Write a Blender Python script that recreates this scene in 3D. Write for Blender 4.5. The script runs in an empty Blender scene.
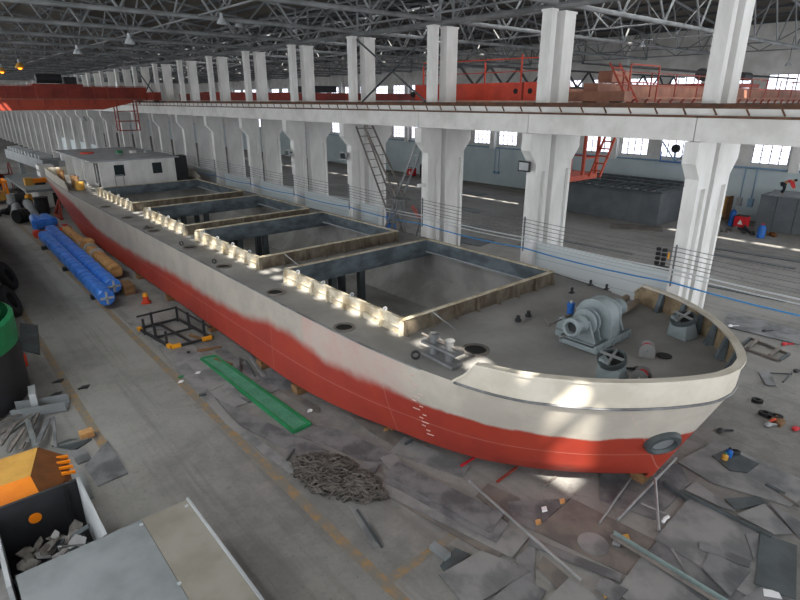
import bpy, math, random
from mathutils import Vector, Matrix
random.seed(7)
sc = bpy.context.scene
COL = sc.collection
PI = math.pi
# ---------------------------------------------------------------- camera (drone at rail height)
CAM = Vector((0, 0, 10))
PITCH = math.atan(200/554); YAW = math.atan2(507, math.hypot(554, 200))
cd = bpy.data.cameras.new('camera'); cam = bpy.data.objects.new('camera', cd); COL.objects.link(cam)
cd.sensor_width = 36; cd.lens = 36*554/800; cd.clip_end = 600
cam.location = CAM; cam.rotation_euler = (PI/2-PITCH, 0, -YAW)
sc.camera = cam
_f = Vector((math.sin(YAW)*math.cos(PITCH), math.cos(YAW)*math.cos(PITCH), -math.sin(PITCH)))
_r = Vector((math.cos(YAW), -math.sin(YAW), 0)); _u = _r.cross(_f)
def G(x, y, z=0.0):
    """point at height z that was measured at (x, y) in the photograph"""
    d = _f+_r*((x-400)/554)-_u*((y-300)/554)
    t = (z-10)/d.z
    return CAM+d*t
# ---------------------------------------------------------------- materials
def lin(h):
    h = h.lstrip('#')
    o = []
    for i in (0, 2, 4):
        c = int(h[i:i+2], 16)/255
        o.append(c/12.92 if c <= .04045 else ((c+.055)/1.055)**2.4)
    return (*o, 1)
class NT:
    def __init__(s, name):
        s.m = bpy.data.materials.new(name); s.m.use_nodes = True
        s.t = s.m.node_tree; s.n = s.t.nodes; s.n.clear()
        s.out = s.n.new('ShaderNodeOutputMaterial'); s.b = s.n.new('ShaderNodeBsdfPrincipled')
        s.t.links.new(s.b.outputs[0], s.out.inputs[0])
        s.co = s.n.new('ShaderNodeTexCoord').outputs['Object']
    def L(s, a, b): s.t.links.new(a, b)
    def N(s, kind, **k):
        n = s.n.new(kind)
        for a, v in k.items(): setattr(n, a, v)
        return n
    def math(s, op, a, b=None, c=None):
        n = s.N('ShaderNodeMath', operation=op)
        for i, v in enumerate((a, b, c)):
            if v is None: continue
            if isinstance(v, (int, float)): n.inputs[i].default_value = v
            else: s.L(v, n.inputs[i])
        return n.outputs[0]
    def noise(s, scale, detail=5, rough=.55, vec=None, stretch=None):
        n = s.N('ShaderNodeTexNoise'); n.inputs['Scale'].default_value = scale
        n.inputs['Detail'].default_value = detail; n.inputs['Roughness'].default_value = rough
        v = vec or s.co
        if stretch:
            m = s.N('ShaderNodeMapping'); m.inputs['Scale'].default_value = stretch; s.L(v, m.inputs[0]); v = m.outputs[0]
        s.L(v, n.inputs['Vector']); return n.outputs['Fac']
    def ramp(s, fac, lo, hi):
        n = s.N('ShaderNodeMapRange'); n.interpolation_type = 'SMOOTHSTEP'
        s.L(fac, n.inputs[0]); n.inputs[1].default_value = lo; n.inputs[2].default_value = hi
        return n.outputs[0]
    def mix(s, fac, a, b):
        n = s.N('ShaderNodeMix', data_type='RGBA')
        if isinstance(fac, (int, float)): n.inputs[0].default_value = fac
        else: s.L(fac, n.inputs[0])
        for i, v in ((6, a), (7, b)):
            if isinstance(v, str): n.inputs[i].default_value = lin(v)
            else: s.L(v, n.inputs[i])
        return n.outputs[2]
    def fin(s, col, rough=.7, metal=0, spec=.4, bump=None, bd=.02):
        if isinstance(col, str): s.b.inputs['Base Color'].default_value = lin(col)
        else: s.L(col, s.b.inputs['Base Color'])
        s.b.inputs['Roughness'].default_value = rough; s.b.inputs['Metallic'].default_value = metal
        s.b.inputs['Specular IOR Level'].default_value = spec
        if bump is not None:
            n = s.N('ShaderNodeBump'); n.inputs['Strength'].default_value = .5; n.inputs['Distance'].default_value = bd
            s.L(bump, n.inputs['Height']); s.L(n.outputs[0], s.b.inputs['Normal'])
        return s.m
_cache = {}
def mat(name, c1, c2=None, scale=1.5, rough=.7, metal=0, lo=.35, hi=.65, spec=.4, stretch=None, detail=6):
    if name in _cache: return _cache[name]
    t = NT(name)
    if c2:
        m = t.fin(t.mix(t.ramp(t.noise(scale, detail, .6, stretch=stretch), lo, hi), c1, c2), rough, metal, spec)
    else: m = t.fin(c1, rough, metal, spec)
    _cache[name] = m
    return m
def glow(name, c, strength):
    t = NT(name); t.b.inputs['Base Color'].default_value = lin(c)
    t.b.inputs['Emission Color'].default_value = lin(c); t.b.inputs['Emission Strength'].default_value = strength
    t.b.inputs['Roughness'].default_value = .5
    return t.m
# ---------------------------------------------------------------- mesh builder
def basis(d, up=None):
    d = Vector(d).normalized(); up = Vector(up or (0, 0, 1))
    if abs(d.dot(up)) > .995: up = Vector((0, 1, 0))
    s = d.cross(up).normalized(); u = s.cross(d).normalized()
    return d, s, u
class MB:
    def __init__(s): s.v = []; s.f = []
    def add(s, vs, fs):
        o = len(s.v); s.v += [Vector(v) for v in vs]; s.f += [tuple(i+o for i in f) for f in fs]; return s
    def box(s, x0, y0, z0, x1, y1, z1):
        x0, x1 = min(x0, x1), max(x0, x1); y0, y1 = min(y0, y1), max(y0, y1); z0, z1 = min(z0, z1), max(z0, z1)
        return s.add([(x0,y0,z0),(x1,y0,z0),(x1,y1,z0),(x0,y1,z0),(x0,y0,z1),(x1,y0,z1),(x1,y1,z1),(x0,y1,z1)],
              [(3,2,1,0),(4,5,6,7),(0,1,5,4),(1,2,6,5),(2,3,7,6),(3,0,4,7)])
    def bar(s, p, q, w, h=None, up=None):
        p, q = Vector(p), Vector(q); h = h or w; d, a, u = basis(q-p, up)
        a, u = a*w/2, u*h/2
        return s.add([p-a-u,p+a-u,p+a+u,p-a+u,q-a-u,q+a-u,q+a+u,q-a+u],
              [(0,1,2,3),(7,6,5,4),(0,4,5,1),(1,5,6,2),(2,6,7,3),(3,7,4,0)])
    def cyl(s, p, q, r, r2=None, n=12, cap=True):
        p, q = Vector(p), Vector(q); r2 = r if r2 is None else r2
        d, a, u = basis(q-p)
        vs = [p+(a*math.cos(2*PI*i/n)+u*math.sin(2*PI*i/n))*r for i in range(n)]+[q+(a*math.cos(2*PI*i/n)+u*math.sin(2*PI*i/n))*r2 for i in range(n)]
        fs = [(i, (i+1) % n, n+(i+1) % n, n+i) for i in range(n)]
        if cap: fs += [tuple(range(n-1, -1, -1)), tuple(range(n, 2*n))]
        return s.add(vs, fs)
    def pipe(s, p, q, r, ri, n=16):
        return s.lathe(p, Vector(q)-Vector(p), [(ri, 0), (r, 0), (r, (Vector(q)-Vector(p)).length), (ri, (Vector(q)-Vector(p)).length), (ri, 0)], n)
    def lathe(s, c, axis, prof, n=20, a0=0, a1=2*PI):
        c = Vector(c); d, a, u = basis(axis); full = abs(a1-a0-2*PI) < 1e-4; m = n if full else n+1
        vs = []
        for r, h in prof:
            for i in range(m):
                t = a0+(a1-a0)*i/n; vs.append(c+d*h+(a*math.cos(t)+u*math.sin(t))*r)
        fs = []
        for j in range(len(prof)-1):
            for i in range(n):
                k = (i+1) % m; fs.append((j*m+i, j*m+k, (j+1)*m+k, (j+1)*m+i))
        return s.add(vs, fs)
    def tube(s, pts, r, n=6, closed=False):
        pts = [Vector(p) for p in pts]; m = len(pts); vs = []; prev = None
        for i, p in enumerate(pts):
            if closed: d = pts[(i+1) % m]-pts[i-1]
            else: d = pts[min(i+1, m-1)]-pts[max(i-1, 0)]
            d, a, u = basis(d, prev)
            prev = u
            vs += [p+(a*math.cos(2*PI*k/n)+u*math.sin(2*PI*k/n))*r for k in range(n)]
        fs = []
        for i in range(m if closed else m-1):
            j = (i+1) % m
            for k in range(n): fs.append((i*n+k, i*n+(k+1) % n, j*n+(k+1) % n, j*n+k))
        if not closed: fs += [tuple(range(n-1, -1, -1)), tuple(range((m-1)*n, m*n))]
        return s.add(vs, fs)
    def poly(s, pts, vec):
        """polygon extruded along vec"""
        pts = [Vector(p) for p in pts]; vec = Vector(vec); n = len(pts)
        return s.add(pts+[p+vec for p in pts], [tuple(range(n-1, -1, -1)), tuple(range(n, 2*n))]+[(i, (i+1) % n, n+(i+1) % n, n+i) for i in range(n)])
    def grid(s, rows):
        n = len(rows[0]); vs = [p for r in rows for p in r]
        return s.add(vs, [(j*n+i, j*n+i+1, (j+1)*n+i+1, (j+1)*n+i) for j in range(len(rows)-1) for i in range(n-1)])
    def ball(s, c, r, n=10, sq=(1,1,1)):
        m = n//2+1; c = Vector(c); vs = []
        for j in range(m):
            ph = PI*j/(m-1)
            for i in range(n): vs.append(c+Vector((r*sq[0]*math.sin(ph)*math.cos(2*PI*i/n), r*sq[1]*math.sin(ph)*math.sin(2*PI*i/n), r*sq[2]*math.cos(ph))))
        return s.add(vs, [(j*n+i, (j+1)*n+i, (j+1)*n+(i+1) % n, j*n+(i+1) % n) for j in range(m-1) for i in range(n)])
    def build(s, name, m, parent=None, smooth=False, bevel=0, label=None):
        if parent is not None:
            o = parent; off = Vector()
            while o is not None: off += o.location; o = o.parent
        else:
            xs = [v.x for v in s.v]; ys = [v.y for v in s.v]
            off = Vector(((min(xs)+max(xs))/2, (min(ys)+max(ys))/2, min(v.z for v in s.v)))
        me = bpy.data.meshes.new(name); me.from_pydata([v-off for v in s.v], [], s.f); me.update()
        import bmesh
        bm = bmesh.new(); bm.from_mesh(me); bmesh.ops.recalc_face_normals(bm, faces=bm.faces); bm.to_mesh(me); bm.free()
        if smooth:
            for p in me.polygons: p.use_smooth = True
            try: me.set_sharp_from_angle(angle=math.radians(35))
            except Exception: pass
        me.materials.append(m)
        o = bpy.data.objects.new(name, me); COL.objects.link(o)
        if parent is not None: o.parent = parent
        else: o.location = off
        if bevel:
            b = o.modifiers.new('bevel', 'BEVEL'); b.width = bevel; b.segments = 2; b.limit_method = 'ANGLE'
        if label: o['label'] = label
        return o
def tag(o, label, cat, group=None, kind=None):
    o['label'] = label; o['category'] = cat
    if group: o['group'] = group
    if kind: o['kind'] = kind
    return o
def struct(o, label=None, group=None):
    o['kind'] = 'structure'
    if label: o['label'] = label
    if group: o['group'] = group
    return o
def root(name, loc, label, cat, group=None):
    o = bpy.data.objects.new(name, None); COL.objects.link(o); o.location = loc; o.empty_display_size = .2
    return tag(o, label, cat, group)
def dup(src, loc, rz=None, label=None, group=None):
    r = src.copy(); COL.objects.link(r); r.location = loc
    if rz is not None: r.rotation_euler = (0, 0, rz)
    if label: r['label'] = label
    if group: r['group'] = group
    for ch in list(src.children):
        c = ch.copy(); COL.objects.link(c); c.parent = r
        for g in list(ch.children):
            d = g.copy(); COL.objects.link(d); d.parent = c
    return r
# ---------------------------------------------------------------- palette
M = {}
M['white'] = mat('white_paint', '#e2e2e0', '#d0d0cd', 1.1, .75, stretch=(1, 1, .35))
M['whitebeam'] = mat('white_beam_paint', '#d8d8d5', '#c4c4c0', .8, .8)
M['steel'] = mat('mill_steel', '#7b7c7e', '#55575a', 1.0, .55, .05, lo=.4, hi=.62, detail=9)
M['steel2'] = mat('mill_steel_pale', '#8b8b8b', '#66686a', .8, .55, .05, lo=.4, hi=.64, detail=9)
M['steelbrown'] = mat('rusty_steel', '#77706a', '#5f5c5a', 1.1, .7, lo=.4, hi=.62, detail=9)
M['steeldark'] = mat('dark_steel', '#50585b', '#3d4345', 1.0, .5, .05)
M['bluesteel'] = mat('blue_black_steel', '#6a757c', '#4c555b', 1.3, .5, .25, stretch=(1, 1, 2))
M['deck'] = mat('deck_steel', '#9c9b99', '#7f7e7c', .45, .6, .1, lo=.3, hi=.7, detail=8)
M['rustprimer'] = mat('rust_primer', '#736b5d', '#54493d', 2.0, .8, stretch=(1, 1, .6))
M['primercream'] = mat('cream_primer', '#cfc8b6', '#a89a80', 2.0, .8)
M['galv'] = mat('truss_tube', '#85888a', '#66696a', .6, .6, .1)
M['trussdark'] = mat('roof_steel_dark', '#51565a', '#3b4044', .5, .6, .1)
M['roof'] = mat('roof_sheet', '#6b655b', '#4e4a44', .25, .9, stretch=(1, .2, 1))
M['holdgrey'] = mat('hold_plate', '#a9a9a6', '#8b8a87', .5, .7, .0)
M['winch'] = mat('winch_grey', '#8d989b', '#7c878a', 1.5, .5)
M['orange'] = mat('orange_red', '#d4472e', '#b93a24', 1.2, .55)
M['cranered'] = mat('crane_red', '#93392d', '#7a3026', .8, .6)
M['blockgrey'] = mat('primed_block', '#64696d', '#575c60', .6, .6)
M['tansheet'] = mat('stained_sheet', '#8b877e', '#7c776d', .8, .6)
M['lining'] = mat('primed_lining', '#9c8b70', '#74634d', 1.6, .8)
M['craneredlow'] = mat('crane_red_bright', '#a8452f', '#953a2a', .8, .6)
M['pipetan'] = mat('tan_pipe', '#8f8375', '#766a5d', 2, .7)
M['markpink'] = mat('weld_tick', '#c4a79c', None, rough=.7)
M['cranebrown'] = mat('crane_brown', '#9a6d59', '#80584a', 1.1, .7)
M['railrust'] = mat('rail_rust', '#6b4a38', '#4d3a30', 2.2, .8)
M['yellow'] = mat('yellow_paint', '#e8a21e', '#d9931a', 1.5, .5)
M['orangeyellow'] = mat('orange_yellow_paint', '#f08a10', '#e67f0c', 1.5, .5)
M['ochre'] = mat('ochre_paint', '#c99a45', '#b8893a', 1.8, .6)
M['brown'] = mat('brown_paint', '#7a4a22', '#5f3a1c', 1.5, .7)
M['black'] = mat('black_rubber', '#17181a', '#101112', 2, .7)
M['charcoal'] = mat('charcoal_paint', '#2b2d30', '#222326', 1.2, .6)
M['gratinggreen'] = mat('grating_green', '#5f9a80', '#4f8a70', 1.5, .6)
M['green'] = mat('green_paint', '#1f8452', '#1b7348', 1.5, .5)
M['red'] = mat('red_paint', '#c8202a', '#b51b24', 1.5, .5)
M['blue'] = mat('blue_paint', '#1f62b5', '#1b579f', 1.5, .5)
M['bluewrap'] = mat('blue_film', '#3f86e4', '#2c6ccb', 2.0, .3, 0, spec=.6)
M['tanwrap'] = mat('tan_wrap', '#c79a63', '#a3784a', 2.5, .6)
M['greybox'] = mat('grey_sheet', '#868b8e', '#757a7c', .7, .6, .1)
M['lightgrey'] = mat('light_grey_paint', '#a9adb0', '#989c9f', 1, .6)
M['wood'] = mat('timber', '#8a6a48', '#6d5136', 3, .8, stretch=(.3, 2, 2))
M['galvpipe'] = mat('galvanised_pipe', '#a2a5a6', '#8b8e8f', 2, .35, .5)
M['teal'] = mat('teal_grey_channel', '#8fa09f', '#7d8d8c', 1.5, .5)
M['scrap'] = mat('scrap_metal', '#77736f', '#4b4643', 2.5, .7, .1)
M['glassdark'] = mat('dark_glass', '#2a3335', None, rough=.15, spec=.6)
M['cyanpanel'] = mat('pale_blue_panel', '#c3d0d3', '#b8c6ca', .3, .6)
M['paper'] = mat('white_paper', '#e2e4e6', None, rough=.8)
M['skin'] = mat('skin', '#b98a6c', None, rough=.6)
M['paleblue'] = mat('pale_blue_metal', '#7e9fb8', None, rough=.5)
M['cloth_dark'] = mat('dark_work_cloth', '#22262c', None, rough=.9)
M['chain'] = mat('chain_iron', '#6a6560', '#4a4642', 4, .6, .1)
M['wire'] = mat('grey_wire', '#6c7073', None, rough=.5)
M['wirepale'] = mat('pale_conduit', '#c3c8cb', None, rough=.5)
M['wireblue'] = mat('blue_hose', '#3d8ccb', None, rough=.4)
# floor
def floor_material():
    t = NT('workshop_floor')
    x = t.N('ShaderNodeSeparateXYZ'); t.L(t.co, x.inputs[0])
    big = t.ramp(t.noise(.12, 6, .6), .38, .62)
    base = t.mix(big, '#8b8b89', '#737270')
    fine = t.ramp(t.noise(1.4, 10, .7), .35, .7)
    base = t.mix(t.math('MULTIPLY', fine, .6), base, '#93918d')
    grit = t.ramp(t.noise(9, 8, .75), .52, .7)
    base = t.mix(t.math('MULTIPLY', grit, .4), base, '#55534f')
    streak = t.ramp(t.noise(1.6, 6, .65, stretch=(1.6, .06, 1)), .48, .72)
    base = t.mix(t.math('MULTIPLY', streak, .35), base, '#55524f')
    spots = t.ramp(t.noise(.7, 8, .7), .60, .74)
    base = t.mix(t.math('MULTIPLY', spots, .7), base, '#454341')
    pale = t.ramp(t.noise(.5, 9, .72), .62, .75)
    base = t.mix(t.math('MULTIPLY', pale, .4), base, '#a3a19d')
    # trowelled lane between the two painted lines
    lane = t.math('MULTIPLY', t.ramp(x.outputs[0], 2.7, 3.1), t.math('SUBTRACT', 1, t.ramp(x.outputs[0], 5.3, 5.75)))
    lanec = t.mix(t.ramp(t.noise(.9, 7, .6, stretch=(1, .08, 1)), .35, .7), '#868481', '#75726f')
    base = t.mix(t.math('MULTIPLY', lane, .75), base, lanec)
    # brown oily floor of the neighbouring bay
    east = t.ramp(x.outputs[0], 28.5, 31)
    eastc = t.mix(t.ramp(t.noise(.8, 7, .65, stretch=(1, .12, 1)), .4, .65), '#7d776e', '#655f58')
    base = t.mix(t.math('MULTIPLY', east, .8), base, eastc)
    return t.fin(base, .75, 0, .35, t.noise(6, 6, .6), .01)
M['floor'] = floor_material()
def line_material():
    t = NT('worn_orange_line')
    w = t.ramp(t.noise(2.2, 8, .75), .36, .56)
    return t.fin(t.mix(w, '#9a7a4c', '#77736c'), .8)
M['line'] = line_material()
def panel_material():
    t = NT('white_ribbed_panel')
    x = t.N('ShaderNodeSeparateXYZ'); t.L(t.co, x.inputs[0])
    s = t.math('FRACT', t.math('MULTIPLY', x.outputs[2], 2.2))
    k = t.math('LESS_THAN', s, .08)
    return t.fin(t.mix(t.math('MULTIPLY', k, .6), '#d3dde0', '#a9b4b9'), .5)
M['panel'] = panel_material()
def window_pane_material():
    return glow('daylit_pane', '#eef0ff', 1.7)
M['pane'] = window_pane_material()
M['roofglow'] = glow('roof_strip_emitter', '#f2f4f4', 9.0)
M['lampglow'] = glow('sodium_lamp', '#ff8a20', 3)
# ================================================================ THE HALL
SPAN0, BAY = 8.03, 6.65
def cy(k): return SPAN0+BAY*k
XA0, XB1 = 20.2, 22.7
YEND = cy(29)
struct(MB().box(-14, -6, -.2, 56, YEND+4, 0).build('floor', M['floor']), 'worn grey concrete workshop floor')
for i, (xa, xb, ya, yb) in enumerate(((5.72, 5.98, 3, 60), (2.42, 2.68, 15, 60), (5.98, 8.2, 7.2, 7.42))):
    struct(MB().box(xa, ya, 0, xb, yb, .004).build('floor_marking', M['line']), ['worn orange lane line beside the barge', 'worn orange lane line beside the scrap heap', 'short orange line across the lane edge near the chain'][i])
# ---- columns: an I-shaped lower shaft with a corbel under the crane beam, and a slimmer upper shaft
def column_mesh(x0, x1, r0, r1, u0, u1, side, solid):
    b = MB(); w = .23
    b.box(x0, -w, 0, r0, w, 8.7); b.box(r1, -w, 0, x1, w, 8.7); b.box(r0, -w+.13, 0, r1, w-.13, 8.7)
    b.box(r0, -w, 7.1, r1, w, 8.7); b.box(r0, -w, 0, r1, w, .9)
    e = x0 if side < 0 else x1; t = e+side*.5
    b.poly([(e, -w, 7.45), (t, -w, 8.0), (t, -w, 8.7), (e, -w, 8.7)], (0, 2*w, 0))
    if solid: b.box(u0, -w, 8.7, u1, w, 13.3)
    else: b.box(u0, -w, 8.7, u0+.16, w, 13.3); b.box(u0+.26, -w, 8.7, u1, w, 13.3); b.box(u0+.16, -w+.08, 8.7, u0+.26, w-.08, 13.3)
    b.box(u0-.04, -w-.03, 13.3, u1+.04, w+.03, 13.38)
    return b
ORD = ['nearest', 'second', 'third', 'fourth', 'fifth', 'sixth', 'seventh', 'eighth', 'ninth']
protA = column_mesh(20.05, 21.0, 20.3, 20.74, 20.3, 20.64, -1, True).build('column', M['white'])
protB = column_mesh(21.36, 22.7, 21.66, 22.52, 21.2, 21.96, 1, True).build('column', M['white'])
for row, pr, nm in ((0, protA, 'on the barge side of the row'), (1, protB, 'on the far side of the row')):
    z0 = pr.location.copy()
    for k in range(29):
        o = pr if k == 0 else pr.copy()
        if k: COL.objects.link(o)
        o.location = (z0.x, cy(k), z0.z)
        if k < 9: struct(o, f'white concrete column {nm}, {ORD[k]} bay from the bow end', 'white columns between the two bays')
        else: struct(o, f'white concrete column {nm}, in the crowded far end of the row', f'far white columns {nm}')
# ---- crane beams, one per bay, with ledge, kerb, rail and clips
def beam_bay(s, xf, name):
    b = MB(); xi = xf-s*.62
    b.box(min(xf, xi), 0, 8.72, max(xf, xi), BAY-.03, 9.46)
    o = b.build('crane_beam', M['whitebeam'])
    MB().box(min(xf-s*-.05, xf-s*.1), 0, 9.46, max(xf-s*-.05, xf-s*.1), BAY, 9.53).build('ledge', M['railrust'], o)
    MB().box(min(xf-s*.1, xf-s*.95), 0, 9.46, max(xf-s*.1, xf-s*.95), BAY, 9.74).build('kerb', M['whitebeam'], o)
    r = MB(); xr = xf-s*.3
    r.box(xr-.2, 0, 9.74, xr+.2, BAY, 9.8); r.box(xr-.06, 0, 9.8, xr+.06, BAY, 9.9)
    r.build('rail', M['railrust'], o)
    for i in range(7):
        y = .4+i*.95
        c = MB().bar((xf-s*.09, y, 9.55), (xf-s*.09, y+.12, 9.74), .03, .05).build('clip', M['railrust'], o)
    return struct(o, name, name+'s')
for s, xf, nm in ((-1, 19.58, 'white concrete crane beam along the barge bay'), (1, 23.3, 'white concrete crane beam along the far bay')):
    pr = beam_bay(s, xf, nm); loc = pr.location.copy()
    for k in range(-1, 28):
        if k == -1: pr.location = (loc.x, loc.y+cy(-1), loc.z)
        else: struct(dup(pr, (loc.x, loc.y+cy(k), loc.z)))
struct(MB().box(20.5, cy(-1), 9.46, 22.4, YEND, 9.7).build('trim_1', M['railrust']), 'rusty walkway between the two crane rails')
# ---- low white panel walls between the columns
for i, (ya, yb) in enumerate(((cy(0)+.2, cy(1)-.15), (26.1, cy(3)-.2))+tuple((cy(k)+.2, cy(k+1)-.2) for k in range(3, 16))):
    struct(MB().box(20.72, ya, 0, 20.84, yb, 3.9).build('partition_wall', M['panel']),
           ('white ribbed panel wall beside the foredeck' if i == 0 else 'short white ribbed panel wall behind the ladders' if i == 1 else f'white ribbed panel wall between columns along the barge side'),
           None if i < 2 else 'white panel walls along the barge')
# ---- far wall of the neighbouring bay
XW = 55.0
wy0, wy1 = 4, YEND
wb = MB()
ys = [wy0]
LOW = (4.85, 6.5); UP = (9.9, 12.0)
wins = [16.05+4.0*i for i in range(-2, 26)]
segs = [(0, 4.85, None), (4.85, 6.5, 1), (6.5, 9.9, None), (9.9, 12.0, 1), (12.0, 16.6, None)]
for za, zb_, w in segs:
    if not w: wb.box(XW, wy0, za, XW+.3, wy1, zb_)
    else:
        e = [wy0]+[v for y in wins for v in (y-1.4, y+1.4)]+[wy1]
        for a, b in zip(e[0::2], e[1::2]): wb.box(XW, a, za, XW+.3, b, zb_)
struct(wb.build('wall_east', M['whitebeam']), 'far wall of the neighbouring bay with rows of windows')
struct(MB().box(XW-.12, wy0, 0, XW, wy1, 4.35).build('wall_panel', M['cyanpanel']), 'pale blue panelling along the foot of the far wall')
struct(MB().tube([(XW-.2, wy0, 4.5), (XW-.2, wy1, 4.5)], .09).build('trim_2', M['paleblue']), 'blue service pipe along the top of the panelling')
pl = MB().box(XW-.5, -.35, 0, XW, .35, 14.5).build('wall_pilaster', M['white'])
for i in range(15):
    o = pl if i == 0 else pl.copy()
    if i: COL.objects.link(o)
    o.location = (XW-.25, 14.05+8.0*i, 4.35); struct(o, 'white pilaster on the far wall between windows', 'far wall pilasters')
pl.data.transform(Matrix.Translation((0, 0, 0)))
def win(n, y, z0, z1):
    p = MB().box(XW+.1, y-1.4, z0, XW+.14, y+1.4, z1).build('window_%d' % n, M['pane'])
    f = MB()
    f.box(XW+.04, y-1.4, z0, XW+.1, y-1.32, z1); f.box(XW+.04, y+1.32, z0, XW+.1, y+1.4, z1)
    f.box(XW+.04, y-1.4, z0, XW+.1, y+1.4, z0+.07); f.box(XW+.04, y-1.4, z1-.07, XW+.1, y+1.4, z1)
    for q in (-.7, 0, .7): f.box(XW+.03, y+q-.04, z0, XW+.1, y+q+.04, z1)
    m = 3
    for j in range(1, m): f.box(XW+.05, y-1.4, z0+(z1-z0)*j/m-.03, XW+.1, y+1.4, z0+(z1-z0)*j/m+.03)
    f.build('window_frame', M['lightgrey'], p)
    return p
n = 1
for y in wins:
    struct(win(n, y, *LOW), 'small-paned window in the lower row of the far wall', 'lower windows of the far wall'); n += 1
for y in wins:
    struct(win(n, y, *UP), 'small-paned window in the upper row of the far wall', 'upper windows of the far wall'); n += 1
struct(MB().box(-14, YEND+2, 0, XW, YEND+2.3, 18.5).build('wall_north', M['whitebeam']), 'end wall far down the hall')
# ---- roof: two gables with a glazed ridge slot each
def zroof(x, xr, half): return 18.0-abs(x-xr)*(18.0-15.9)/half
def roof_bay(i, xr, half, x0, x1, yy0, slots, ga, gb):
    b = MB(); th = .12
    for sgn, xe in ((-1, x0), (1, x1)):
        xi = ga if sgn < 0 else gb
        zi, ze = zroof(xi, xr, half), zroof(xe, xr, half)
        pts = [(xi, yy0, zi), (xe, yy0, ze), (xe, yy0, ze+th), (xi, yy0, zi+th)]
        b.poly(pts, (0, YEND+3-yy0, 0))
    struct(b.build('roof_sheeting_%d' % i if False else 'roof_slab', M['roof']), ['grey-brown roof sheeting over the barge bay', 'grey-brown roof sheeting over the far bay'][i])
    c = MB()
    for ya, yb in slots: c.box(ga, ya, 17.94, gb, yb, 18.02)
    if slots: struct(c.build('roof_slab', M['roof']), ['ridge cover strips over the barge bay', 'ridge cover strips over the far bay'][i])
random.seed(3)
def slotlist(y0, opens):
    out = []; y = y0
    for a, b in sorted(opens):
        out.append((y, a)); y = b
    out.append((y, YEND+3)); return out
SH = -9.8
opA = [(a+SH, b+SH) for a, b in ((3.9, 5.25), (5.5, 6.0), (6.9, 7.15), (7.55, 7.85), (8.3, 8.75), (9.1, 9.6), (10.1, 10.7))]
y = 11.3+SH
while y < 56:
    opA.append((y, y+random.uniform(.4, .6))); y += .98+random.random()*.12
opB = []; y = -9
while y < 120:
    L = random.choice((1.2, 2.0, 2.6)); opB.append((y, y+L)); y += L+random.choice((.3, .5, .9))
roof_bay(0, 3.5, 16.9, -13.4, 21.4, -16, slotlist(-16, opA), 2.15, 2.9)
roof_bay(1, 38.2, 16.8, 21.4, 55.3, -16, slotlist(-16, opB), 36.5, 37.15)
# ---- glowing strips under the sheeting; all but the last set added unseen as fill
def strips(xr, half, xs, y0, y1, lab, grp):
    for x in xs:
        z0, z1 = zroof(x-.45, xr, half)-.03, zroof(x+.45, xr, half)-.03
        first = MB().poly([(x-.45, y0, z0), (x+.45, y0, z1), (x+.45, y0, z1-.02), (x-.45, y0, z0-.02)], (0, 4.6, 0)).build('roof_glow_strip', M['roofglow'])
        n = int((y1-y0)//BAY)
        for k in range(n):
            o = first if k == 0 else first.copy()
            if k: COL.objects.link(o); o.location = (first.location.x, first.location.y+k*BAY, first.location.z)
            struct(o, lab, grp)
strips(3.5, 16.9, (-4.9, -3.8), 2, 130, 'unseen glowing strip added under the west slope to light the barge bay', 'added glow strips under the west slope')
strips(3.5, 16.9, (-11, -8.2, 8.5, 13.5), 2, 29, 'unseen glowing strip added over the bow end to light the barge bay', 'added glow strips over the bow')
strips(38.2, 16.8, (26, 30, 34, 42, 46, 50), -4.2, 22.5, 'unseen glowing strip added over the near end to light the far bay', 'added glow strips over the near end of the far bay')
strips(38.2, 16.8, (25,), 22.4, 130, 'fibreglass roof light along the far bay', 'roof lights along the far bay')
# ---- roof trusses of tube
def truss(xr, half, x0, x1, lab, grp, rt=.09):
    t = root('roof_truss', (xr, 0, 13.65), lab, 'roof truss', grp)
    MB().tube([(x0, 0, 13.65), (x1, 0, 13.65)], rt+.02, 8).build('bottom_chord', M['galv'], t)
    top = lambda x: zroof(x, xr, half)-.35
    MB().tube([(x0, 0, top(x0)), (xr, 0, top(xr)), (x1, 0, top(x1))], rt, 6).build('top_chord', M['galv'], t)
    n = 8; w = MB(); st = (x1-x0)/n
    for i in range(n):
        a, m, b = x0+st*i, x0+st*(i+.5), x0+st*(i+1)
        w.tube([(a, 0, 13.65), (m, 0, top(m))], .06, 6); w.tube([(m, 0, top(m)), (b, 0, 13.65)], .06, 6)
    w.tube([(x0, 0, 13.65), (x0, 0, top(x0))], .07, 6); w.tube([(x1, 0, 13.65), (x1, 0, top(x1))], .07, 6)
    w.build('web_member', M['galv'], t)
    return t
for xr, half, x0, x1, lab, grp in ((3.5, 16.9, -13, 20.9, 'grey tubular roof truss spanning the barge bay', 'roof trusses over the barge bay'),
                                   (38.2, 16.8, 21.8, 54.8, 'grey tubular roof truss spanning the far bay', 'roof trusses over the far bay')):
    pr = truss(xr, half, x0, x1, lab, grp)
    for k in range(1, 20):
        if k == 1: pr.location.y = cy(1)
        else: dup(pr, (pr.location.x, cy(k), pr.location.z))
    if x0 > 0: dup(pr, (pr.location.x, cy(0), pr.location.z))
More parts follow.
